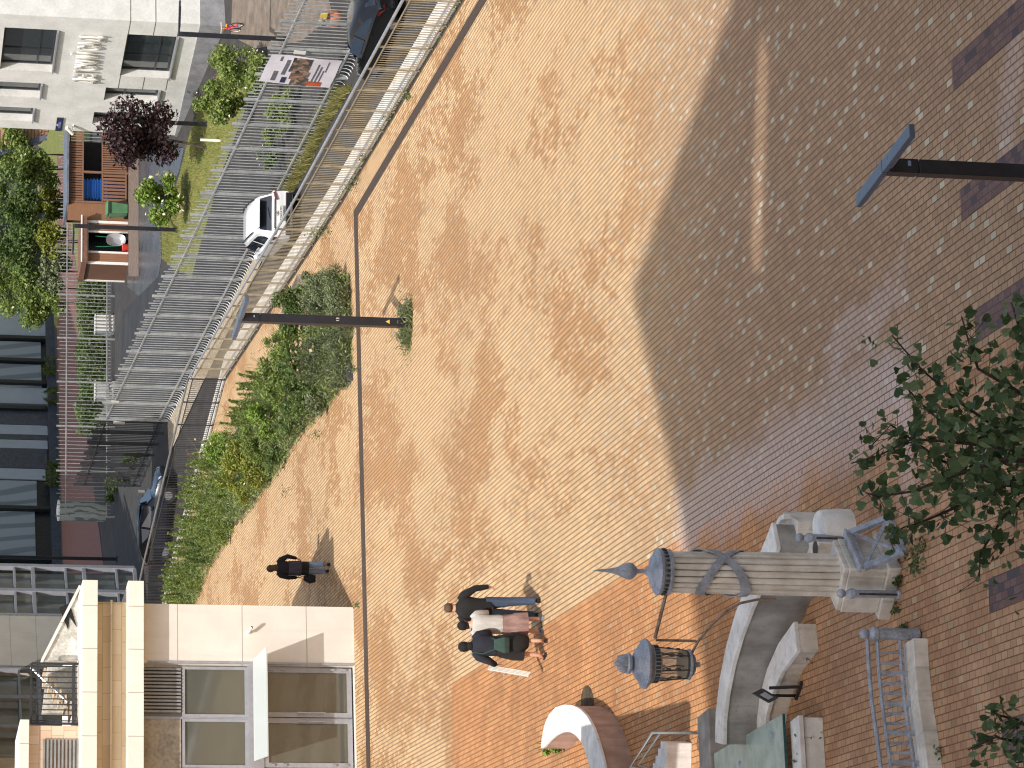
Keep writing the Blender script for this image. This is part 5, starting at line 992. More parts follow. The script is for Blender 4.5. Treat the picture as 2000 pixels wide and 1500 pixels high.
def small_car(label, pos, hd, mat, stn=hatch, slope=0, roof=None):
    t, rg, side = car('parked_car', label, pos, hd, mat, stn, None, 4.1, slope=slope)
    for s in (1, -1):
        side(3, 5, s, sh0=.12, sh1=-.12).build('side_window', MCG, t, local=True); side(5, 6, s, sh0=-.02, sh1=.28).build('side_window', MCG, t, local=True)
        m = MB(); m.extr([(-2.06, s*.6, .72), (-2.02, s*.825, .74), (-1.7, s*.865, .86), (-1.78, s*.86, .93), (-2.0, s*.8, .93)], (-.015, s*.02, .005)); m.build('tail_lamp', MTL, t, local=True)
        MB().box((.7, s*.97, .98), (.16, .16, .12)).build('mirror', mat, t, local=True, bevel=.03); MB().box((-.1, s*.885, .55), (2.2, .015, .05)).build('rub_strip', MTRM, t, local=True); MB().box((-.55, s*.885, .82), (.18, .03, .03)).build('door_handle', mat, t, local=True)
        m = MB(); m.extr([(1.75, s*.8, .66), (2.06, s*.62, .6), (2.0, s*.6, .72), (1.7, s*.78, .78)], (.02, s*.02, .01)); m.build('headlight', MZN, t, local=True)
        for x in (-1.28, 1.28): wheel(t, x, s*.77, .31)
    m = MB(); m.extr([(-1.98, .62, 1.0), (-1.98, -.62, 1.0), (-1.62, -.52, 1.27), (-1.62, .52, 1.27)], (-.015, 0, .015)); m.build('rear_window', MCG, t, local=True)
    m = MB(); m.extr([(1.08, .66, .98), (1.08, -.66, .98), (.5, -.54, 1.37), (.5, .54, 1.37)], (.015, 0, .015)); m.build('windscreen', MCG, t, local=True)
    MB().box((-2.06, 0, .45), (.1, 1.5, .16)).build('bumper', mat, t, local=True, bevel=.04); MB().box((-2.09, 0, .68), (.012, .52, .11)).build('number_plate', MWT, t, local=True)
    return t
bq = Vector((11.6, 106.4, 0)); bq.z = tz(bq.y); small_car('black hatchback parked between the tan railing and the tall fence at the right edge', bq, R_(119), MBLK_C, slope=sp_a*.8)
cq = T(336, 1010); hd2 = R_(-17); cq.z = tz(cq.y); bl = small_car('dark blue hatchback in the shade behind the dark railing', cq, hd2, MBLU_C, slope=0)
MB().box((.15, 0, 1.475), (1.3, .95, .02)).build('roof_sky_reflection', paint('sky_reflection_blue', S(84, 102, 134)), bl, local=True)  # thin bluish sheet that paints the sky's reflection on the roof
MB().box(T(298, 960)+Vector((0, 0, .5)), (.12, .02, .3)).build('white_tag', MWT); tag(bpy.data.objects['white_tag'], 'bright white slip on the shaded road left of the blue car', 'paper')
# ================================================================ people
def skinm(name, c): k = N(name); n = k.noise(k.obj(), 14, 3); k.col(k.mix(n, tuple(v*.9 for v in c), c)); k.set(Roughness=.5); k.b.inputs['Subsurface Weight'].default_value = .08; return k.m
MSK = skinm('skin', S(214, 160, 132))
def cloth(name, c, sc=18, var=.25): 
    k = N(name); o = k.obj(); n = k.noise(o, sc, 4); mp = k.node('Mapping'); mp.inputs['Scale'].default_value = (9, 9, 2.2); k.l(o, mp.inputs[0]); f = k.noise(mp.outputs[0], 1.6, 3); k.col(k.mix(k.ss(f, .35, .65), tuple(v*(1-var) for v in c), c)); k.set(Roughness=.9); k.bump(k.math('ADD', k.math('MULTIPLY', f, 1.2), k.math('MULTIPLY', n, .2)), .6, .02); return k.m
def body(t, J, rad, head=True):
    """one continuous skinned figure from joints J (local), with five-fingered hands"""
    V, E, Rr, idx = [], [], [], {}
    def v(p, r): V.append(Vector(p)); Rr.append(r); return len(V)-1
    def chain(names, start=None):
        last = start
        for n in names:
            if n not in idx: idx[n] = v(J[n], rad[n])
            if last is not None: E.append((last, idx[n]))
            last = idx[n]
        return last
    chain(['pelvis', 'waist', 'chest', 'neck', 'skull', 'crown'])
    for s in ('l', 'r'):
        chain([f'hip_{s}', f'knee_{s}', f'ankle_{s}', f'ball_{s}', f'toe_{s}'], idx['pelvis']); chain([f'shoulder_{s}', f'elbow_{s}', f'wrist_{s}', f'palm_{s}'], idx['chest'])
        w, p_, e = Vector(J[f'wrist_{s}']), Vector(J[f'palm_{s}']), Vector(J[f'elbow_{s}']); d = (p_-w).normalized(); sd = Vector(J.get(f'side_{s}', (0, 1, 0))); sd = (sd-d*sd.dot(d)).normalized(); cu = d.cross(sd)*(1 if s == 'l' else -1)
        for k, (o_, L) in enumerate(((.028, .068), (.010, .076), (-.010, .072), (-.027, .056))):
            a = v(p_+sd*o_+d*.02, .010); b = v(p_+sd*o_*1.15+d*(.02+L*.5)+cu*.008, .009); c = v(p_+sd*o_*1.2+d*(.02+L*.85)+cu*.032, .0075); E.extend([(idx[f'palm_{s}'], a), (a, b), (b, c)])
        a = v(w.lerp(p_, .5)+sd*.03, .012); b = v(w.lerp(p_, .9)+sd*.05+cu*.012, .010); c = v(p_+sd*.045+d*.025+cu*.03, .008); E.extend([(idx[f'palm_{s}'], a), (a, b), (b, c)])
    me = bpy.data.meshes.new('body'); me.from_pydata([tuple(q) for q in V], E, []); o = bpy.data.objects.new('body', me); C.objects.link(o); o.parent = t; me.materials.append(MSK)
    sm = o.modifiers.new('skin', 'SKIN'); sm.use_smooth_shade = True
    for i, q in enumerate(me.skin_vertices[0].data): q.radius = (Rr[i], Rr[i]); q.use_root = (i == 0)
    ss = o.modifiers.new('sub', 'SUBSURF'); ss.levels = 1; ss.render_levels = 1
    return o
RAD = dict(pelvis=.125, waist=.115, chest=.125, neck=.055, skull=.085, crown=.078)
for s in 'lr': RAD.update({f'hip_{s}': .085, f'knee_{s}': .055, f'ankle_{s}': .036, f'ball_{s}': .036, f'toe_{s}': .026, f'shoulder_{s}': .045, f'elbow_{s}': .042, f'wrist_{s}': .028, f'palm_{s}': .034})
def ringp(c, rx, ry, n=16, yaw=0, wv=0., k=5): return [Vector(c)+Vector((rx*(1+wv*math.sin(k*a))*math.cos(a)*math.cos(yaw)-ry*(1+wv*math.sin(k*a))*math.sin(a)*math.sin(yaw), rx*(1+wv*math.sin(k*a))*math.cos(a)*math.sin(yaw)+ry*(1+wv*math.sin(k*a))*math.sin(a)*math.cos(yaw), 0)) for a in [2*math.pi*i/n for i in range(n)]]
def garment(t, name, rings, mat, n=20, cap=False): return MB().loft([ringp(c, rx, ry, n, 0, *(w or ())) for c, rx, ry, w in rings], cap).build(name, mat, t, local=True, smooth=True, sharp=1.5)
def sleeve(t, name, pts, rr, mat): return MB().tube(pts, rr, 12).build(name, mat, t, local=True, smooth=True, sharp=1.5)
def person(label, pos, rz, J, mod=None):
    t = thing('person', label, 'person', pos, rz); r = dict(RAD); r.update(mod or {}); b = body(t, J, r); return t
def shoe(t, J, s, mat, hgt=.07, sole=None):
    a, b = Vector(J[f'ankle_{s}']), Vector(J[f'toe_{s}']); d = Vector((b.x-a.x, b.y-a.y, 0)).normalized(); sd = Vector((-d.y, d.x, 0)); base = Vector((a.x, a.y, min(a.z-.09, b.z-.03)))
    P = [(-.07, .03), (-.06, .042), (.05, .04), (.13, .045), (.19, .035), (.215, .015)]; m = MB()
    lo = [base+d*x+sd*y for x, y in P]+[base+d*x-sd*y for x, y in reversed(P)]; hi = [base+d*(x*.96)+sd*y*.85+Vector((0, 0, hgt if x < .06 else hgt*.6)) for x, y in P]+[base+d*(x*.96)-sd*y*.85+Vector((0, 0, hgt if x < .06 else hgt*.6)) for x, y in reversed(P)]
    up_ = [p+Vector((0, 0, .012)) for p in lo]
    o = m.loft([lo, up_, hi]).build('shoe', mat, t, local=True, smooth=True, sharp=.8); return o
def hair(t, c, r, mat, cut=-.35, bun=None, n=18):
    m = MB(); m.ell(c, r, n, 12, fn=lambda v: 1+.05*math.sin(9*v.x+5*v.z)*abs(v.y)); 
    if bun: m.ell(bun[0], bun[1], 12, 8)
    return m.build('hair', mat, t, local=True, smooth=True, sharp=2)
def _h(): pass
def face(t, c, sc=1.):
    m = MB(); m.ell(Vector(c)+Vector((0, .098*sc, -.005)), (.014, .02, .024), 8, 6); m.build('nose', MSK, t, local=True, smooth=True)
    m = MB(); [m.ell(Vector(c)+Vector((s*.083*sc, .0, -.01)), (.012, .02, .03), 8, 6) for s in (-1, 1)]; m.build('ears', MSK, t, local=True, smooth=True)
    m = MB(); [m.ell(Vector(c)+Vector((s*.032, .082*sc, .02)), (.013, .01, .008), 8, 6) for s in (-1, 1)]; m.build('eyes', M('eye', S(40, 34, 30), .2, bump=0), t, local=True, smooth=True)
    MB().ell(Vector(c)+Vector((0, .086*sc, -.055)), (.024, .01, .006), 8, 6).build('mouth', M('lips', S(168, 92, 84), .5, bump=0), t, local=True, smooth=True)
MBLKC = cloth('black_knit', S(30, 29, 30)); MJEAN = cloth('blue_jeans', S(70, 84, 108)); MJEAND = cloth('dark_jeans', S(44, 50, 66)); MGRYK = cloth('grey_knit', S(198, 194, 188), 60, .16); MPNKS = cloth('dusty_pink_skirt', S(158, 126, 118), 20, .35); MNVY = cloth('navy_jacket', S(38, 40, 52)); MBSK = cloth('black_skirt', S(36, 35, 36)); MOLV = cloth('dark_green_leather', S(52, 74, 66), 8, .2)
MHB1 = cloth('brown_hair', S(92, 72, 54), 60); MHB2 = cloth('black_hair', S(26, 24, 23), 60); MHB3 = cloth('chestnut_hair', S(84, 62, 46), 60); MSHB = M('black_shoe', S(26, 26, 28), .5, bump=0); MSHW = M('white_sole', S(225, 225, 222), .6, bump=0); MSND = M('grey_sandal', S(120, 134, 148), .6, bump=0)
# --- the man
J = dict(pelvis=(0, 0, .98), waist=(0, .01, 1.12), chest=(0, .02, 1.36), neck=(0, .04, 1.53), skull=(.0, .07, 1.635), crown=(0, .075, 1.72),
 hip_l=(-.1, 0, .92), knee_l=(-.1, .07, .52), ankle_l=(-.1, .12, .1), ball_l=(-.1, .22, .045), toe_l=(-.1, .28, .03), hip_r=(.1, 0, .92), knee_r=(.13, .0, .52), ankle_r=(.15, -.12, .12), ball_r=(.16, -.03, .045), toe_r=(.16, .04, .03),
 shoulder_l=(-.19, .02, 1.45), elbow_l=(-.28, .06, 1.18), wrist_l=(-.24, .2, .98), palm_l=(-.23, .24, .91), shoulder_r=(.2, .02, 1.45), elbow_r=(.36, -.03, 1.2), wrist_r=(.4, .02, .95), palm_r=(.39, .05, .88))
mp_ = G(1052, 1190); man = person('man in a black sweater and blue jeans walking away beside two women', mp_, R_(8), J); face(man, J['skull'])
garment(man, 'sweater', [((0, .0, .9), .185, .135, None), ((0, .0, .96), .19, .14, (.02,)), ((0, .01, 1.12), .185, .13, (.02,)), ((0, .02, 1.3), .215, .14, (.015,)), ((0, .02, 1.42), .235, .13, None), ((0, .03, 1.495), .15, .1, None), ((0, .04, 1.535), .085, .078, None), ((0, .045, 1.56), .07, .068, None)], MBLKC)
for s, k in (('l', -1), ('r', 1)): sleeve(man, 'sleeve', [Vector(J[f'shoulder_{s}'])+Vector((-k*.09, 0, -.03)), Vector(J[f'shoulder_{s}'])+Vector((-k*.03, 0, .0)), Vector(J[f'shoulder_{s}']).lerp(Vector(J[f'elbow_{s}']), .2), Vector(J[f'shoulder_{s}']).lerp(Vector(J[f'elbow_{s}']), .6), J[f'elbow_{s}'], J[f'wrist_{s}']], [.03, .08, .088, .075, .062, .045], MBLKC)
for s, m_ in (('l', MJEAND), ('r', MJEAN)): sleeve(man, 'trouser_leg', [Vector(J[f'hip_{s}'])+Vector((0, 0, .08)), J[f'hip_{s}'], J[f'knee_{s}'], Vector(J[f'ankle_{s}'])+Vector((0, 0, -.03))], [.115, .115, .085, .072], MJEAN); shoe(man, J, s, MSHB)
hair(man, Vector(J['skull'])+Vector((0, -.015, .045)), (.09, .1, .085), MHB1)
# --- woman in the grey knit
J = dict(pelvis=(0, 0, .86), waist=(0, .0, .99), chest=(0, .02, 1.2), neck=(0, .06, 1.35), skull=(-.02, .1, 1.44), crown=(-.03, .11, 1.52),
 hip_l=(-.09, 0, .8), knee_l=(-.1, .05, .44), ankle_l=(-.1, .03, .09), ball_l=(-.11, .12, .04), toe_l=(-.11, .18, .03), hip_r=(.09, 0, .8), knee_r=(.1, .02, .44), ankle_r=(.11, -.06, .1), ball_r=(.11, .02, .045), toe_r=(.11, .09, .03),
 shoulder_l=(-.16, .02, 1.28), elbow_l=(-.29, .02, 1.02), wrist_l=(-.2, .2, .96), palm_l=(-.16, .26, .96), shoulder_r=(.16, .02, 1.28), elbow_r=(.22, .1, 1.04), wrist_r=(.1, .24, 1.0), palm_r=(.05, .28, 1.0))
wp_ = G(1060, 1221); wm = person('woman in a pale grey knit top and dusty pink skirt, beside the man', wp_, R_(14), J); face(wm, J['skull'])
garment(wm, 'knit_top', [((0, -.01, .77), .175, .14, (.02,)), ((0, -.01, .84), .18, .145, (.02,)), ((0, .0, 1.0), .17, .135, (.02,)), ((0, .02, 1.16), .195, .145, (.015,)), ((0, .02, 1.27), .185, .125, None), ((0, .03, 1.32), .13, .1, None)], MGRYK)
garment(wm, 'skirt', [((0, 0, .84), .165, .135, None), ((0, 0, .7), .185, .16, (.03, 7)), ((0, 0, .55), .2, .18, (.05, 7)), ((0, 0, .54), .215, .19, (.05, 7)), ((0, 0, .4), .225, .2, (.06, 8)), ((0, 0, .3), .235, .21, (.07, 8))], MPNKS, 40)
for s, k in (('l', -1), ('r', 1)): sleeve(wm, 'sleeve', [Vector(J[f'shoulder_{s}'])+Vector((-k*.08, 0, -.03)), Vector(J[f'shoulder_{s}'])+Vector((-k*.03, 0, 0)), Vector(J[f'shoulder_{s}']).lerp(Vector(J[f'elbow_{s}']), .25), Vector(J[f'shoulder_{s}']).lerp(Vector(J[f'elbow_{s}']), .6), J[f'elbow_{s}'], Vector(J[f'elbow_{s}']).lerp(Vector(J[f'wrist_{s}']), .8)], [.03, .075, .085, .08, .07, .05], MGRYK); shoe(wm, J, s, MSND, .03)
hair(wm, Vector(J['skull'])+Vector((0, -.02, .04)), (.09, .1, .1), MHB2, bun=(Vector(J['skull'])+Vector((.0, -.05, -.04)), (.07, .05, .07)))
# --- woman with jacket, bag and folded frame
J = dict(pelvis=(0, 0, .88), waist=(0, .0, 1.01), chest=(0, .02, 1.22), neck=(-.01, .04, 1.37), skull=(-.02, .07, 1.47), crown=(-.02, .07, 1.55),
 hip_l=(-.09, 0, .82), knee_l=(-.13, .02, .46), ankle_l=(-.16, -.02, .1), ball_l=(-.18, .06, .045), toe_l=(-.19, .12, .03), hip_r=(.09, 0, .82), knee_r=(.1, .02, .45), ankle_r=(.1, -.1, .12), ball_r=(.1, -.02, .05), toe_r=(.11, .05, .03),
 shoulder_l=(-.17, .02, 1.3), elbow_l=(-.27, .02, 1.06), wrist_l=(-.33, .1, .92), palm_l=(-.34, .12, .86), shoulder_r=(.17, .02, 1.3), elbow_r=(.24, .06, 1.06), wrist_r=(.16, .2, .98), palm_r=(.12, .25, .97))
bp_ = G(1066, 1263); bw = person('woman in navy jacket and black skirt with a green bag and folded frame', bp_, R_(10), J); face(bw, J['skull'])
garment(bw, 'jacket', [((0, -.01, .95), .19, .15, (.03,)), ((0, -.01, 1.05), .185, .145, (.03,)), ((0, .02, 1.18), .205, .15, (.02,)), ((0, .02, 1.29), .195, .13, None), ((0, .03, 1.35), .12, .095, None), ((0, .035, 1.39), .075, .075, None)], MNVY)
garment(bw, 'skirt', [((0, 0, 1.0), .17, .14, None), ((0, 0, .85), .2, .17, (.02, 5)), ((.01, -.01, .65), .22, .2, (.03, 5)), ((.04, -.01, .5), .2, .19, (.04, 5)), ((.07, 0, .38), .15, .15, (.05, 5)), ((.08, 0, .33), .11, .11, None)], MBSK, 36)
garment(bw, 'skirt_panel', [((-.11, 0, .86), .1, .13, None), ((-.15, 0, .6), .11, .14, (.03, 5)), ((-.16, 0, .42), .1, .13, (.04, 5))], MBSK, 24)
for s, k in (('l', -1), ('r', 1)): sleeve(bw, 'sleeve', [Vector(J[f'shoulder_{s}'])+Vector((-k*.08, 0, -.03)), Vector(J[f'shoulder_{s}'])+Vector((-k*.03, 0, 0)), Vector(J[f'shoulder_{s}']).lerp(Vector(J[f'elbow_{s}']), .25), Vector(J[f'shoulder_{s}']).lerp(Vector(J[f'elbow_{s}']), .6), J[f'elbow_{s}'], J[f'wrist_{s}']], [.03, .08, .09, .084, .072, .05], MNVY); shoe(bw, J, s, MSHB, .03)
hair(bw, Vector(J['skull'])+Vector((0, -.02, .04)), (.098, .105, .108), MHB2, bun=((-.012, .0, 1.4), (.078, .07, .09)))
def carried(name, label, cat, base, rz): return thing(name, label, cat, base, rz)
bg_ = thing('shoulder_bag', 'dark green leather bag hanging behind the woman in the navy jacket', 'bag', bp_+Vector((0, 0, 0)), R_(10)); m = MB(); m.loft([[(-.14, -.19, .72), (.13, -.19, .72), (.13, -.26, .72), (-.14, -.26, .72)], [(-.15, -.18, .82), (.14, -.18, .82), (.14, -.29, .82), (-.15, -.29, .82)], [(-.08, -.17, 1.0), (.1, -.17, 1.0), (.1, -.22, 1.0), (-.08, -.22, 1.0)]]); m.build('pouch', MOLV, bg_, local=True, smooth=True, bevel=.015, sharp=1.); MB().tube([(-.08, -.2, .98), (-.16, -.14, 1.2), (-.12, -.02, 1.37), (.02, .1, 1.32), (.17, .04, 1.1), (.1, -.2, .98)], .012, 6).build('strap', MOLV, bg_, local=True, smooth=True)
fr_ = thing('folded_frame', 'folded white slatted frame carried by the woman in the navy jacket', 'folding frame', bp_+Vector((0, 0, 0)), R_(10)); pl_ = Vector((-.355, .12, .9)); dn = Vector((-.12, -.06, -.62)); 
for i in range(4): o_ = Vector((-.022*i, -.012*i, .015*i)); MB().beam(pl_+o_+Vector((0, 0, .12)), pl_+dn+o_, .022, .05, (0, 1, 0)).build('slat', MWT, fr_, local=True)
m = MB(); [m.beam(pl_+dn*q+Vector((.02, 0, .0)), pl_+dn*q+Vector((-.14, -.07, .06)), .02, .02) for q in (.0, .3, .75)]; m.build('cross_pieces', MZN, fr_, local=True)
# --- the lone walker
J = dict(pelvis=(0, 0, .9), waist=(0, .01, 1.04), chest=(0, .03, 1.27), neck=(-.01, .06, 1.43), skull=(-.02, .1, 1.53), crown=(-.03, .11, 1.61),
 hip_l=(-.09, 0, .84), knee_l=(-.08, .08, .48), ankle_l=(-.06, .1, .1), ball_l=(-.06, .19, .045), toe_l=(-.06, .25, .03), hip_r=(.09, 0, .84), knee_r=(.1, .0, .46), ankle_r=(.11, -.16, .14), ball_r=(.11, -.09, .06), toe_r=(.11, -.03, .04),
 shoulder_l=(-.17, .02, 1.35), elbow_l=(-.25, .02, 1.08), wrist_l=(-.24, .12, .86), palm_l=(-.24, .14, .79), shoulder_r=(.18, .02, 1.35), elbow_r=(.31, .0, 1.12), wrist_r=(.27, .08, .88), palm_r=(.25, .1, .81))
kp = G(643, 1111); wk = person('person in a dark top, violet vest and jeans walking alone past the planted bed', kp, R_(6), J); face(wk, J['skull'])
MPUR = cloth('dark_violet_vest', S(62, 58, 74)); MDK = cloth('dark_top', S(26, 24, 32)); MLJ = cloth('light_jeans', S(138, 156, 184)); MBKT = cloth('black_cloth', S(24, 24, 26))
garment(wk, 'top', [((0, .0, .98), .175, .135, None), ((0, .01, 1.1), .175, .13, None), ((0, .03, 1.24), .2, .14, None), ((0, .03, 1.34), .19, .12, None), ((0, .05, 1.4), .11, .09, None)], MDK)
garment(wk, 'vest', [((0, -.01, 1.1), .185, .145, (.02,)), ((0, -.01, .95), .195, .155, (.03,)), ((0, -.01, .76), .205, .165, (.04,))], MPUR, 28)
garment(wk, 'shorts', [((0, 0, .82), .185, .14, None), ((0, 0, .66), .19, .145, (.03,)), ((0, .0, .56), .185, .15, (.04,))], MBKT, 24)
for s, k in (('l', -1), ('r', 1)): sleeve(wk, 'sleeve', [Vector(J[f'shoulder_{s}'])+Vector((-k*.08, 0, -.03)), Vector(J[f'shoulder_{s}'])+Vector((-k*.03, 0, 0)), Vector(J[f'shoulder_{s}']).lerp(Vector(J[f'elbow_{s}']), .25), Vector(J[f'shoulder_{s}']).lerp(Vector(J[f'elbow_{s}']), .6), J[f'elbow_{s}'], J[f'wrist_{s}']], [.03, .075, .084, .074, .062, .042], MDK); sleeve(wk, 'trouser_leg', [J[f'hip_{s}'], J[f'knee_{s}'], Vector(J[f'ankle_{s}'])+Vector((0, 0, .02))], [.105, .085, .075], MLJ); shoe(wk, J, s, MSHB)
hair(wk, Vector(J['skull'])+Vector((.0, -.02, .03)), (.1, .11, .11), MHB3, bun=((.0, -.01, 1.45), (.09, .075, .12)))
hb_ = thing('hand_bag', 'black bag hanging from the left hand of the lone walker', 'bag', kp+Vector((0, 0, 0)), R_(6)); m = MB(); m.loft([[(-.36, -.0, .36), (-.18, -.0, .36), (-.18, .2, .36), (-.36, .2, .36)], [(-.4, -.02, .5), (-.16, -.02, .5), (-.16, .22, .5), (-.4, .22, .5)], [(-.32, .06, .66), (-.2, .06, .66), (-.2, .16, .66), (-.32, .16, .66)]]); m.build('pouch', MBKT, hb_, local=True, smooth=True, sharp=1.); MB().tube([(-.3, .1, .64), (-.25, .13, .78), (-.2, .1, .64)], .01, 6).build('strap', MBKT, hb_, local=True, smooth=True)
# ================================================================ plants
LWD = leafmat('weed_leaf', [S(52, 70, 38), S(78, 98, 54), S(112, 126, 78)], .25); LG = leafmat('mid_green_leaf', [S(98, 118, 58), S(134, 152, 80), S(172, 186, 116)], .42); LD_ = leafmat('dark_green_leaf', [S(70, 92, 48), S(100, 122, 66), S(138, 154, 98)], .38); LY = leafmat('yellow_green_leaf', [S(112, 130, 56), S(144, 152, 70), S(174, 170, 90)], .35)
LGG = leafmat('grey_green_leaf', [S(92, 104, 74), S(122, 134, 98), S(158, 162, 128)]); LB = leafmat('bright_green_leaf', [S(94, 124, 50), S(130, 158, 68), S(164, 184, 100)]); LP = leafmat('purple_leaf', [S(40, 28, 32), S(60, 42, 46), S(92, 70, 72)], .1)
LW = leafmat('cream_flower', [S(226, 216, 178), S(240, 232, 206), S(250, 244, 226)], .2); LPK = leafmat('pink_flower', [S(176, 112, 160), S(196, 140, 184), S(214, 160, 196)], .2); LBR = leafmat('dry_seed_head', [S(150, 122, 96), S(176, 146, 116), S(196, 168, 134)], .2)
LF = leafmat('linden_leaf', [S(46, 64, 40), S(84, 106, 64), S(146, 160, 116)], .3); MBRK = M('bark', S(84, 72, 62), .9, sc=8, var=.3); MSTM = M('green_stem', S(96, 104, 60), .8, bump=0)
def stems(t, c, r, h, n, mat=None, rad=.006):
    m = MB()
    for _ in range(n):
        a = random.random()*6.28; q = random.random()*.6*r; e = r*random.uniform(.3, 1.); m.tube([(c[0]+q*math.cos(a)*.5, c[1]+q*math.sin(a)*.5, c[2]), (c[0]+q*math.cos(a), c[1]+q*math.sin(a), c[2]+h*.5), (c[0]+e*math.cos(a), c[1]+e*math.sin(a), c[2]+h*random.uniform(.7, 1.))], rad, 4, cap=False)
    return m.build('stems', mat or MSTM, t)
def fuse(t, fo):
    """blossoms belong to the foliage they sit in: one mesh, second material"""
    o = [c for c in bpy.data.objects if c.parent == t and c.name.split('.')[0] in ('foliage', 'crown')][-1]
    bm = bmesh.new(); bm.from_mesh(o.data); n = len(bm.faces); bm.from_mesh(fo.data); bm.faces.ensure_lookup_table()
    for f in bm.faces[n:]: f.material_index = 1
    bm.to_mesh(o.data); bm.free(); o.data.materials.append(fo.data.materials[0]); bpy.data.objects.remove(fo)
def shrub(name, label, group, base, r, h, n, size, asp, mat, fl=None, up=.3, clumps=7, feather=0, cat='shrub', drop=0):
    t = tag(bpy.data.objects.new(name, None), label, cat, group); C.objects.link(t); t.location = base
    stems(t, base, r, h, 10)
    if feather:   # upright spires of thin leaves
        pts = []; k = feather
        for _ in range(k):
            a = random.random()*6.28; q = r*math.sqrt(random.random()); lean = Vector((random.gauss(0, .14), random.gauss(0, .14), 1)); hh = h*random.uniform(.65, 1.05)*(1-.25*q/r); b = Vector(base)+Vector((q*math.cos(a), q*math.sin(a), 0))
            for _ in range(n//k): s_ = random.random()**.8; pts.append(tuple(b+lean*(hh*s_)+Vector((random.gauss(0, .07*(1.1-s_)), random.gauss(0, .07*(1.1-s_)), 0))))
        leaves(pts, size, asp, up, None, 'foliage', mat, t, drop=drop)
    else:
        c = Vector(base)+Vector((0, 0, h*.52)); leaves(cloud(n, c, (r, r, h*.5), .35, clumps), size, asp, up, None, 'foliage', mat, t, drop=drop)
    if fl: 
        k, fm, fs = fl; d = RNG.normal(size=(k, 3)); d[:, 2] = np.abs(d[:, 2])+.4; d /= np.linalg.norm(d, axis=1)[:, None]; c = np.array(Vector(base)+Vector((0, 0, h*.5))); fuse(t, leaves(c+d*np.array((r, r, h*.55))*(.9+.15*RNG.random((k, 1))), fs, .8, .5, None, 'flowers', fm, t))
    return t
bed = [((676, 548), .42, .62, LGG, 1200, .075, .4, 0, None), ((683, 590), .5, .6, LGG, 1500, .075, .4, 0, None), ((662, 560), .45, .7, LGG, 1300, .08, .4, 0, None), ((652, 600), .5, .75, LGG, 1400, .08, .4, 0, (14, LBR, .07)), ((642, 555), .35, .6, LGG, 900, .08, .4, 0, (10, LPK, .05)),
 ((684, 650), .5, .55, LGG, 1400, .13, .14, 16, None), ((680, 690), .5, .6, LGG, 1500, .14, .12, 16, None), ((655, 650), .5, .75, LGG, 1500, .15, .12, 18, (26, LBR, .1)), ((650, 700), .5, .85, LGG, 1700, .16, .12, 18, (26, LBR, .1)), ((682, 730), .42, .5, LGG, 1200, .13, .14, 14, None)]
bed2 = [((612, 590), .5, .85, LD_, 1200, .11, .45, 0, None), ((602, 622), .45, .8, LD_, 1100, .11, .45, 0, None), ((598, 655), .5, .75, LG, 1200, .11, .4, 0, None), ((590, 690), .6, .9, LG, 1700, .12, .35, 0, None), ((620, 720), .55, .9, LD_, 1600, .11, .4, 0, None), ((630, 760), .55, .85, LD_, 1600, .11, .4, 0, None), ((560, 735), .6, 1., LG, 1900, .12, .35, 0, (12, LPK, .06)), ((590, 770), .6, .95, LG, 1900, .12, .35, 0, (10, LPK, .06)), ((640, 790), .4, .6, LGG, 1000, .1, .3, 0, None)]
bed3 = [((530, 780), .65, 1., LG, 2100, .13, .3, 18, None), ((560, 815), .65, .95, LB, 2000, .12, .35, 0, None), ((596, 828), .5, .7, LD_, 1400, .11, .4, 0, None), ((500, 830), .65, 1., LG, 2100, .13, .28, 18, (16, LBR, .08)), ((540, 865), .6, .9, LG, 1800, .12, .3, 0, None), ((560, 890), .45, .6, LD_, 1200, .1, .4, 0, None)]
bed4 = [((508, 895), .6, .9, LY, 1900, .12, .4, 0, None), ((530, 920), .5, .7, LY, 1500, .12, .4, 0, (4, LW, .08)), ((480, 935), .55, .75, LY, 1600, .12, .4, 0, None), ((470, 880), .6, 1., LB, 1900, .12, .35, 0, (6, LW, .07)), ((500, 960), .4, .5, LY, 1000, .1, .4, 0, None)]
bed5 = [((440, 900), .65, 1.05, LG, 2200, .13, .24, 20, (18, LBR, .09)), ((420, 950), .65, 1.05, LG, 2200, .13, .24, 20, None), ((455, 990), .6, .9, LG, 2000, .13, .24, 18, None), ((405, 1005), .65, 1.05, LG, 2200, .13, .24, 20, None), ((430, 1035), .6, .95, LG, 2000, .13, .24, 18, None), ((392, 1060), .65, 1., LG, 2200, .13, .24, 20, None), ((414, 1080), .55, .85, LD_, 1900, .12, .24, 18, None), ((380, 1110), .65, 1.05, LG, 2200, .13, .24, 20, None), ((394, 1140), .5, .8, LG, 1700, .12, .24, 16, None), ((372, 1160), .55, 1., LG, 1900, .13, .24, 18, None), ((378, 1195), .55, 1., LG, 1900, .13, .24, 18, None), ((450, 1045), .4, .5, LG, 1000, .1, .3, 0, None)]
for lst, lab, grp in ((bed, 'grey-green tufted perennial at the right end of the planted bed', 'grey-green perennials of the planted bed'), (bed2, 'leafy dark green shrub in the planted bed behind the T-shaped lamp', 'dark leafy shrubs of the planted bed'), (bed3, 'mid-green bushy plant in the middle of the planted bed', 'mid-green plants of the planted bed'), (bed4, 'yellow-green bushy plant in the planted bed, among the brightest there', 'yellow-green plants of the planted bed'), (bed5, 'feathery tall green plant at the left end of the planted bed by the dark railing', 'feathery plants of the planted bed')):
    for (px, r, h, mt, n, sz, asp, fe, fl) in lst: shrub('bed_plant', lab, grp, G(*px), r*1.3, h*1.28, int(n*1.5), sz*.95, asp, mt, fl, .5 if not fe else .1, 10, fe, 'plant')
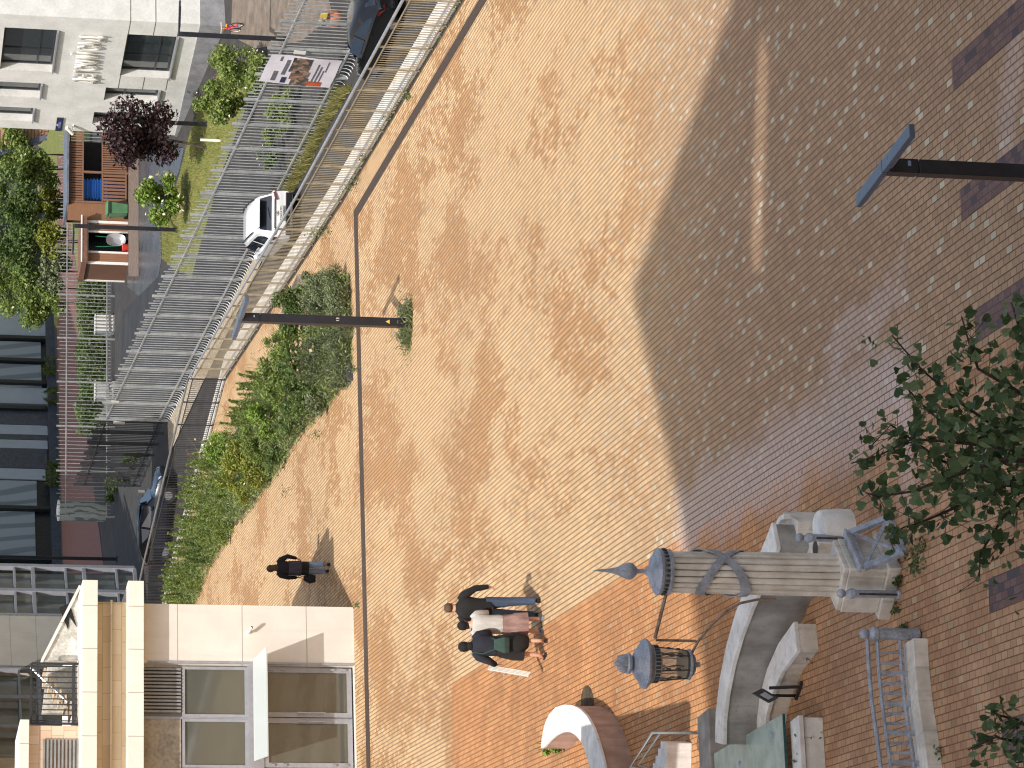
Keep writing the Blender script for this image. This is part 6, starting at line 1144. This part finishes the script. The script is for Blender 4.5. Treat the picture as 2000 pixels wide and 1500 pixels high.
# soil of the bed, its wooden edge
def flat(pts, z, name, mat): return struct(MB().tri([tuple(G(x, y).xy)+(z,) for x, y in pts]).build(name, mat))
flat([(684, 534), (687, 735), (632, 800), (588, 845), (535, 930), (456, 1030), (396, 1115), (370, 1200), (345, 1200), (372, 1080), (420, 930), (480, 800), (530, 700), (590, 575), (600, 545)], .012, 'bed_soil', M('bed_soil', S(92, 76, 58), .95, sc=5, var=.35))
pb_ = thing('wooden_planter', 'weathered wooden planter box at the right end of the planted bed', 'planter', G(600, 560)); MWD = M('weathered_wood', S(160, 148, 132), .85, sc=6, var=.25); a, b = G(606, 538), G(606, 585)
for i in range(3): MB().beam(a+Vector((0, 0, .06+.13*i)), b+Vector((0, 0, .06+.13*i)), .04, .12).build('board', MWD, pb_)
c_ = a+Vector((-1.0, 3.4, 0)); 
for i in range(3): MB().beam(a+Vector((0, .04, .06+.13*i)), c_+Vector((0, 0, .06+.13*i)), .04, .12).build('board', MWD, pb_)
kk = thing('bed_kerb', 'short dark plank edging the grey-green end of the planted bed', 'edging', G(686, 725)); MB().beam(G(686, 706), G(690, 742), .08, .3).build('plank', M('charcoal_plank', S(84, 86, 90), .7), kk)
bp_px = [(688, 532), (692, 735), (642, 800), (590, 855), (545, 930), (468, 1030), (410, 1115), (385, 1190), (350, 1190), (372, 1080), (425, 930), (490, 800), (540, 705), (592, 600), (612, 550)]
bg_w = [G(*q) for q in bp_px]; gcp = []; ys_ = [q.y for q in bg_w]; xs_ = [q.x for q in bg_w]
def in_poly(x, y, P):
    c = False
    for i in range(len(P)):
        a, b = P[i], P[i-1]
        if (a.y > y) != (b.y > y) and x < (b.x-a.x)*(y-a.y)/(b.y-a.y)+a.x: c = not c
    return c
while len(gcp) < 34000:
    x, y = random.uniform(min(xs_), max(xs_)), random.uniform(min(ys_), max(ys_))
    if in_poly(x, y, bg_w) and noise.noise(Vector((x*.7, y*.5, 0))) > -.5: gcp.append((x, y, abs(random.gauss(.12, .2)*(1+.9*noise.noise(Vector((x*1.3, y*.8, 3)))))))
struct(leaves(gcp[:15000], .12, .3, .4, None, 'bed_ground_cover', LG), 'stuff'); struct(leaves(gcp[15000:25000], .12, .25, .4, None, 'bed_ground_cover', LD_), 'stuff'); struct(leaves(gcp[25000:], .11, .25, .4, None, 'bed_ground_cover', LGG), 'stuff')
# low bushes behind the long fence
for (x, y, r_, lab) in ((560, 205, .8, 'low green bush behind the tall fence, directly left of the banner'), (550, 250, .75, 'low leafy bush behind the tall fence above the grass verge'), (530, 300, .65, 'small low bush with white flowers behind the tall fence, at the edge of the lawn')):
    b_ = T(x+24, y); shrub('fence_bush', lab, 'low bushes behind the tall fence', b_, r_, 1.25, 1700, .15, .5, LG if x > 535 else LD_, (8, LW, .1) if x == 530 else None, .4, 10, 0, 'bush')
# tuft round the lamp and small weeds
wd = []; tuft = thing('grass_tuft', 'tuft of tall grass growing round the foot of the T-shaped lamp', 'grass tuft', pb)
pts = [tuple(pb+Vector((random.gauss(0, .16)+.22*random.choice((-1,1)), random.gauss(0.05, .13), abs(random.gauss(.05, .12))))) for _ in range(1100)]; leaves(pts, .16, .12, .0, None, 'blades', LGG, tuft); pts = [tuple(pb+Vector((random.gauss(-.1, .3), random.gauss(0, .13), abs(random.gauss(.08, .1))))) for _ in range(350)]; leaves(pts, .11, .2, .1, None, 'leaves', LG, tuft)
W = []
def weeds(px, n, s_, h, z=0): 
    for _ in range(n): q = G(px[0]+random.gauss(0, s_), px[1]+random.gauss(0, s_)); W.append((q.x, q.y, z+abs(random.gauss(0, h))))
for (x, y, n, s_, h) in ((640, 450, 60, 6, .1), (622, 455, 90, 6, .16), (690, 365, 60, 6, .12), (700, 350, 30, 4, .08), (712, 310, 50, 4, .06), (760, 230, 40, 4, .06), (800, 190, 40, 4, .05), (698, 1182, 40, 3, .06), (1768, 1228, 50, 5, .03), (1786, 1080, 40, 9, .02), (1790, 1105, 40, 9, .02), (1800, 1060, 30, 8, .02), (1758, 1135, 50, 5, .05), (1752, 1190, 24, 5, .04), (1830, 1465, 70, 6, .05), (1826, 1475, 60, 6, .05), (1578, 1285, 80, 5, .08), (1700, 670, 12, 8, .02), (560, 960, 30, 6, .05), (620, 850, 40, 6, .05), (690, 640, 60, 5, .08), (693, 720, 60, 4, .07)): weeds((x, y), n, s_, h)
for (x, y, n, s_) in ((1585, 1440, 60, 3), (1572, 1420, 30, 3), (1583, 1470, 80, 3), (1581, 1493, 120, 5)):
    for _ in range(n): q = G(x+random.gauss(0, s_), y+random.gauss(0, s_*1.6), .12); W.append((q.x, q.y-.06, max(.02, .12+random.gauss(0, .08))))
for i in range(700):
    q = along(RL, 2+random.random()*116)+Vector((random.gauss(.02, .06), random.gauss(0, .1), 0)); 
    if noise.noise(q*.4) > .05: W.append((q.x, q.y, abs(random.gauss(0, .04))))
struct(leaves(W, .075, .5, .6, None, 'weed_growth', LWD), 'stuff')
hook = G(1102, 1452); shrub('hook_weed', 'leafy weed growing inside the hook of the curled stone seat wall', None, hook+Vector((0, -.1, 0)), .24, .6, 420, .085, .5, LB, None, .4, 5, 0, 'weed')
# trees and bushes of the school yard
def tree(name, label, group, base, crown_c, r, n, size, mat, trunk_r=.07, clumps=16, asp=.6, fl=None, cat='tree'):
    t = thing(name, label, cat, base, 0, group); cc = Vector(crown_c); m = MB(); tip = cc-Vector((0, 0, r[2]*.35))
    m.tube([base, base.lerp(tip, .5)+Vector((.05, 0, 0)), tip], [trunk_r, trunk_r*.8, trunk_r*.6], 8)
    m.build('trunk', MBRK, t, smooth=True); m = MB()
    for _ in range(9):
        d = Vector((random.gauss(0, 1), random.gauss(0, 1), random.gauss(.3, .7))).normalized(); e = cc+Vector((d.x*r[0], d.y*r[1], d.z*r[2]))*.8; m.tube([tip, tip.lerp(e, .5)+Vector((0, 0, .1)), e], [trunk_r*.5, trunk_r*.3, trunk_r*.1], 5)
    m.build('limbs', MBRK, t, smooth=True); leaves(cloud(n, cc, r, .3, clumps), size, asp, .4, None, 'crown', mat, t)
    if fl: k, fm, fs = fl; fuse(t, leaves(cloud(k, cc, Vector(r)*.98, .85, 0), fs, .7, .5, None, 'flowers', fm, t))
    return t
bp2 = T(405, 290); tree('purple_tree', 'small purple-leaved tree between the white school wall and the slatted enclosure', None, bp2, D(272, 268, bp2.y), (1.6, 1.4, 2.05), 5200, .19, LP, .06, 24)
bs = T(372, 400); tree('flowering_bush', 'rounded light green bush with cream flowers on the lawn under the purple-leaved tree', None, bs, D(318, 385, bs.y), (1.15, 1.1, 1.05), 4200, .17, LB, .05, 14, .55, (60, LW, .2), 'bush')
for (bx, by, cx, cy, r, lab) in ((520, 130, 455, 130, (1.15, 1.2, 1.25), 'dense green bush at the foot of the school wall, just left of the child bicycle'), (500, 215, 432, 200, (1.1, 1.1, 1.1), 'dense green bush at the foot of the school wall, between the two yard lamps'), (560, 170, 500, 140, (.9, .9, .9), 'low green bush close behind the banner on the tall fence')):
    b_ = T(bx, by); tree('school_bush', lab, 'bushes at the school wall', b_, D(cx, cy, b_.y), r, 3600, .16, LG, .05, 14, .5, (20, LW, .1), 'bush')
for i, (cx, cy, r, mt, lab) in enumerate(((30, 300, 2.2, LG, 'green bush beside the brown slatted house end'), (72, 330, 1.7, LG, 'green bush behind the short yard lamp'), (35, 390, 2.1, LD_, 'dark green bush behind the yard fence, left of the short yard lamp'), (92, 400, 1.4, LY, 'low yellowish bush behind the yard fence, right of the shed'), (45, 470, 2.4, LD_, 'large dark bush behind the yard fence, straight over the shed'), (100, 470, 1.3, LY, 'low dry yellowish growth behind the yard fence over the shed roof'), (30, 560, 2.3, LG, 'large green bush with white flowers behind the yard fence'), (80, 590, 1.8, LG, 'green bush with white flowers next to the pale end of the dark hall'), (100, 530, 1.3, LGG, 'low grey-green growth behind the yard fence, left of the shed'))):
    Yb = 196-(i % 3)*2; q = D(cx, cy, Yb); b_ = Vector((q.x, q.y, TZ0)); t = tree('far_bush', lab, 'bushes behind the yard fence', b_, q, (r, r*.9, r*.95), 3300, .24, mt, .06, 16, .55, (16, LW, .16) if i in (6, 7, 1) else None, 'bush')
struct(MB().face([(0, 200, TZ0+.008), (60, 200, TZ0+.008), (60, 260, TZ0+.008), (6, 260, TZ0+.008)]).build('rough_grass', MLAWN))
hg = thing('clipped_hedge', 'dark green hedge between the brick path and the yard fence', 'hedge', T(215, 620)); a, b = T(208, 850), T(208, 536); pts = []
for _ in range(9000):
    s_ = random.random(); q = a.lerp(b, s_)+Vector((0, .9, 0)); pts.append((q.x+random.gauss(0, .05), q.y+random.uniform(-.6, .6), q.z+random.uniform(0, 1.55+.35*noise.noise(Vector((s_*9, 2, 0))))))
leaves(pts, .17, .55, .35, None, 'foliage', LD_, hg); m = MB(); [m.tube([a.lerp(b, i/14)+Vector((0, .9, 0)), a.lerp(b, i/14)+Vector((.1, .9, 1.1))], .02, 5) for i in range(15)]; m.build('stems', MBRK, hg)
for px, py, lab in ((100, 720, 'dark grassy clump at the foot of the patterned hall screens'), (102, 780, 'dark grassy clump at the foot of the hall beside the small orange notice'), (108, 925, 'dark grassy clump at the foot of the shaded hall, over the slanting fence top')):
    q = T(px+8, py); shrub('hall_plant', lab, 'grassy clumps along the hall', q, .9, 1.1, 900, .3, .12, LD_, None, .1, 6, 14, 'plant')
for px, py, r, lab in ((215, 960, .9, 'dark weed clump in the shade behind the round drum'), (240, 930, .8, 'dark weed clump in the shade at the kerb of the lane'), (262, 900, .6, 'small dark weed clump in the shade nearest the last pale fence post'), (200, 830, .7, 'dark creeper at the shaded end of the hedge')):
    q = T(px+14, py); shrub('lane_weed', lab, 'weed clumps in the shaded lane', q, r, .9, 1000, .16, .4, LD_, None, .3, 6, 0, 'plant')
# ================================================================ linden tree whose top reaches up from below the frame
def hearts(c, size, mat, parent, name='leaves'):
    c = np.asarray(c, float); n = len(c); nr = RNG.normal(size=(n, 3)); nr[:, 2] = np.abs(nr[:, 2])*.8+.25; nr[:, 1] -= .5; nr /= np.linalg.norm(nr, axis=1)[:, None]
    t = RNG.normal(size=(n, 3))*.7; t[:, 2] -= .8; t -= nr*(t*nr).sum(1)[:, None]; t /= np.linalg.norm(t, axis=1)[:, None]; b = np.cross(nr, t); s = (size*(.6+.75*RNG.random(n)))[:, None]
    sh = [(-.38, 0, 0), (-.5, .24, .05), (-.28, .46, .1), (.08, .42, .1), (.34, .2, .04), (.6, 0, -.06), (.34, -.2, .04), (.08, -.42, .1), (-.28, -.46, .1), (-.5, -.24, .05)]
    v = np.stack([c+t*s*q[0]+b*s*q[1]+nr*s*(q[2]-.04) for q in sh], 1).reshape(-1, 3)-np.array(parent.matrix_basis.translation); me = bpy.data.meshes.new(name); o = bpy.data.objects.new(name, me); C.objects.link(o); o.parent = parent
    tr = [(0, 1, 2), (0, 2, 3), (0, 3, 4), (0, 4, 5), (0, 5, 6), (0, 6, 7), (0, 7, 8), (0, 8, 9)]; fs = (np.arange(n)[:, None, None]*10+np.array(tr)[None]).reshape(-1, 3)
    me.from_pydata(v.tolist(), [], fs.tolist()); me.materials.append(mat); me.update(); return o
YT = 18.
def linden(label, base, branches, fill, group=None):
    t = thing('linden_tree', label, 'tree', base); top = base+Vector((0, 0, 4.6)); m = MB(); m.tube([base, base+Vector((.05, .02, 2.4)), top], [.13, .11, .07], 10); m.build('trunk', MBRK, t, smooth=True)
    m = MB(); pts = []
    for br in branches:
        P = [D(x, y, YT+dy) for x, y, dy in br]; P = [top]+P; n = len(P); m.tube(P, [max(.004, .015*(1-i/(n-1))**1.1+.003) for i in range(n)], 6)
        for i in range(1, n):
            for _ in range(int(7+52*(P[i]-P[i-1]).length*(1 if i > 1 else .35))):
                q = P[i-1].lerp(P[i], random.random()**(.5 if i == 1 else 1)); sd = .055 if i > n-3 else .085; e = q+Vector((random.gauss(0, sd), random.gauss(0, sd*1.4), random.gauss(-.015, sd))); pts.append(tuple(e)); 
                if random.random() < .3: m.tube([q, e], .0022, 4, cap=False)
    for (x, y, sx, sy, n) in fill:
        for _ in range(n): pts.append(tuple(D(x+random.gauss(0, sx), y+random.gauss(0, sy), YT+random.gauss(0, .45))))
    m.build('limbs', MBRK, t, smooth=True)
    for _ in range(900): d = Vector((random.gauss(0, 1), random.gauss(0, 1), random.gauss(0, .8))).normalized(); pts.append(tuple(base+Vector((0, 0, 4.3))+Vector((d.x*1.5, d.y*1.5, d.z*1.25))*random.uniform(.5, 1)))
    hearts(pts, .057, LF, t, 'crown'); return t
q = D(2000, 880, YT); linden('linden tree whose dark leafy top rises at the bottom of the picture before the paving', Vector((q.x, YT, 0)), [
 [(2040, 885, 0), (1930, 870, 0), (1850, 862, .1), (1780, 858, .1), (1720, 888, .1), (1662, 905, .1)], [(2040, 860, .2), (1950, 838, .2), (1880, 790, .3), (1800, 722, .3), (1742, 655, .3)], [(2040, 900, 0), (1960, 950, -.1), (1880, 985, -.1), (1800, 1020, -.1), (1765, 1030, 0), (1742, 1045, 0)],
 [(2050, 800, .1), (1980, 760, .1), (1910, 720, .2), (1890, 660, .2), (1878, 618, .2)], [(2050, 930, .1), (1960, 1010, .1), (1915, 1080, 0), (1912, 1135, 0)], [(1950, 900, -.2), (1860, 930, -.2), (1780, 960, -.2), (1715, 970, -.1), (1690, 962, -.1)], [(1960, 850, .3), (1880, 860, .3), (1800, 790, .4), (1755, 740, .4)], [(2050, 690, 0), (1990, 640, 0), (1975, 590, 0)], [(2040, 960, .2), (1930, 940, .2), (1840, 900, .2), (1740, 830, .2), (1698, 875, .2)]],
 [(1910, 850, 50, 65, 140), (1890, 950, 50, 45, 110), (1840, 780, 30, 40, 30), (1965, 920, 30, 90, 120), (1995, 680, 12, 36, 40), (1810, 890, 30, 36, 24), (1960, 760, 26, 46, 30)])
q = D(2040, 1440, YT); linden('linden twigs rising at the bottom left corner of the picture below the picket railing', Vector((q.x, YT+.1, 0)), [[(2040, 1440, 0), (1985, 1405, 0), (1955, 1398, 0), (1938, 1392, 0)], [(2040, 1470, 0), (1990, 1450, 0), (1945, 1440, 0), (1890, 1465, 0)], [(2040, 1480, 0), (1985, 1490, 0)]], [(1988, 1465, 12, 26, 14)])
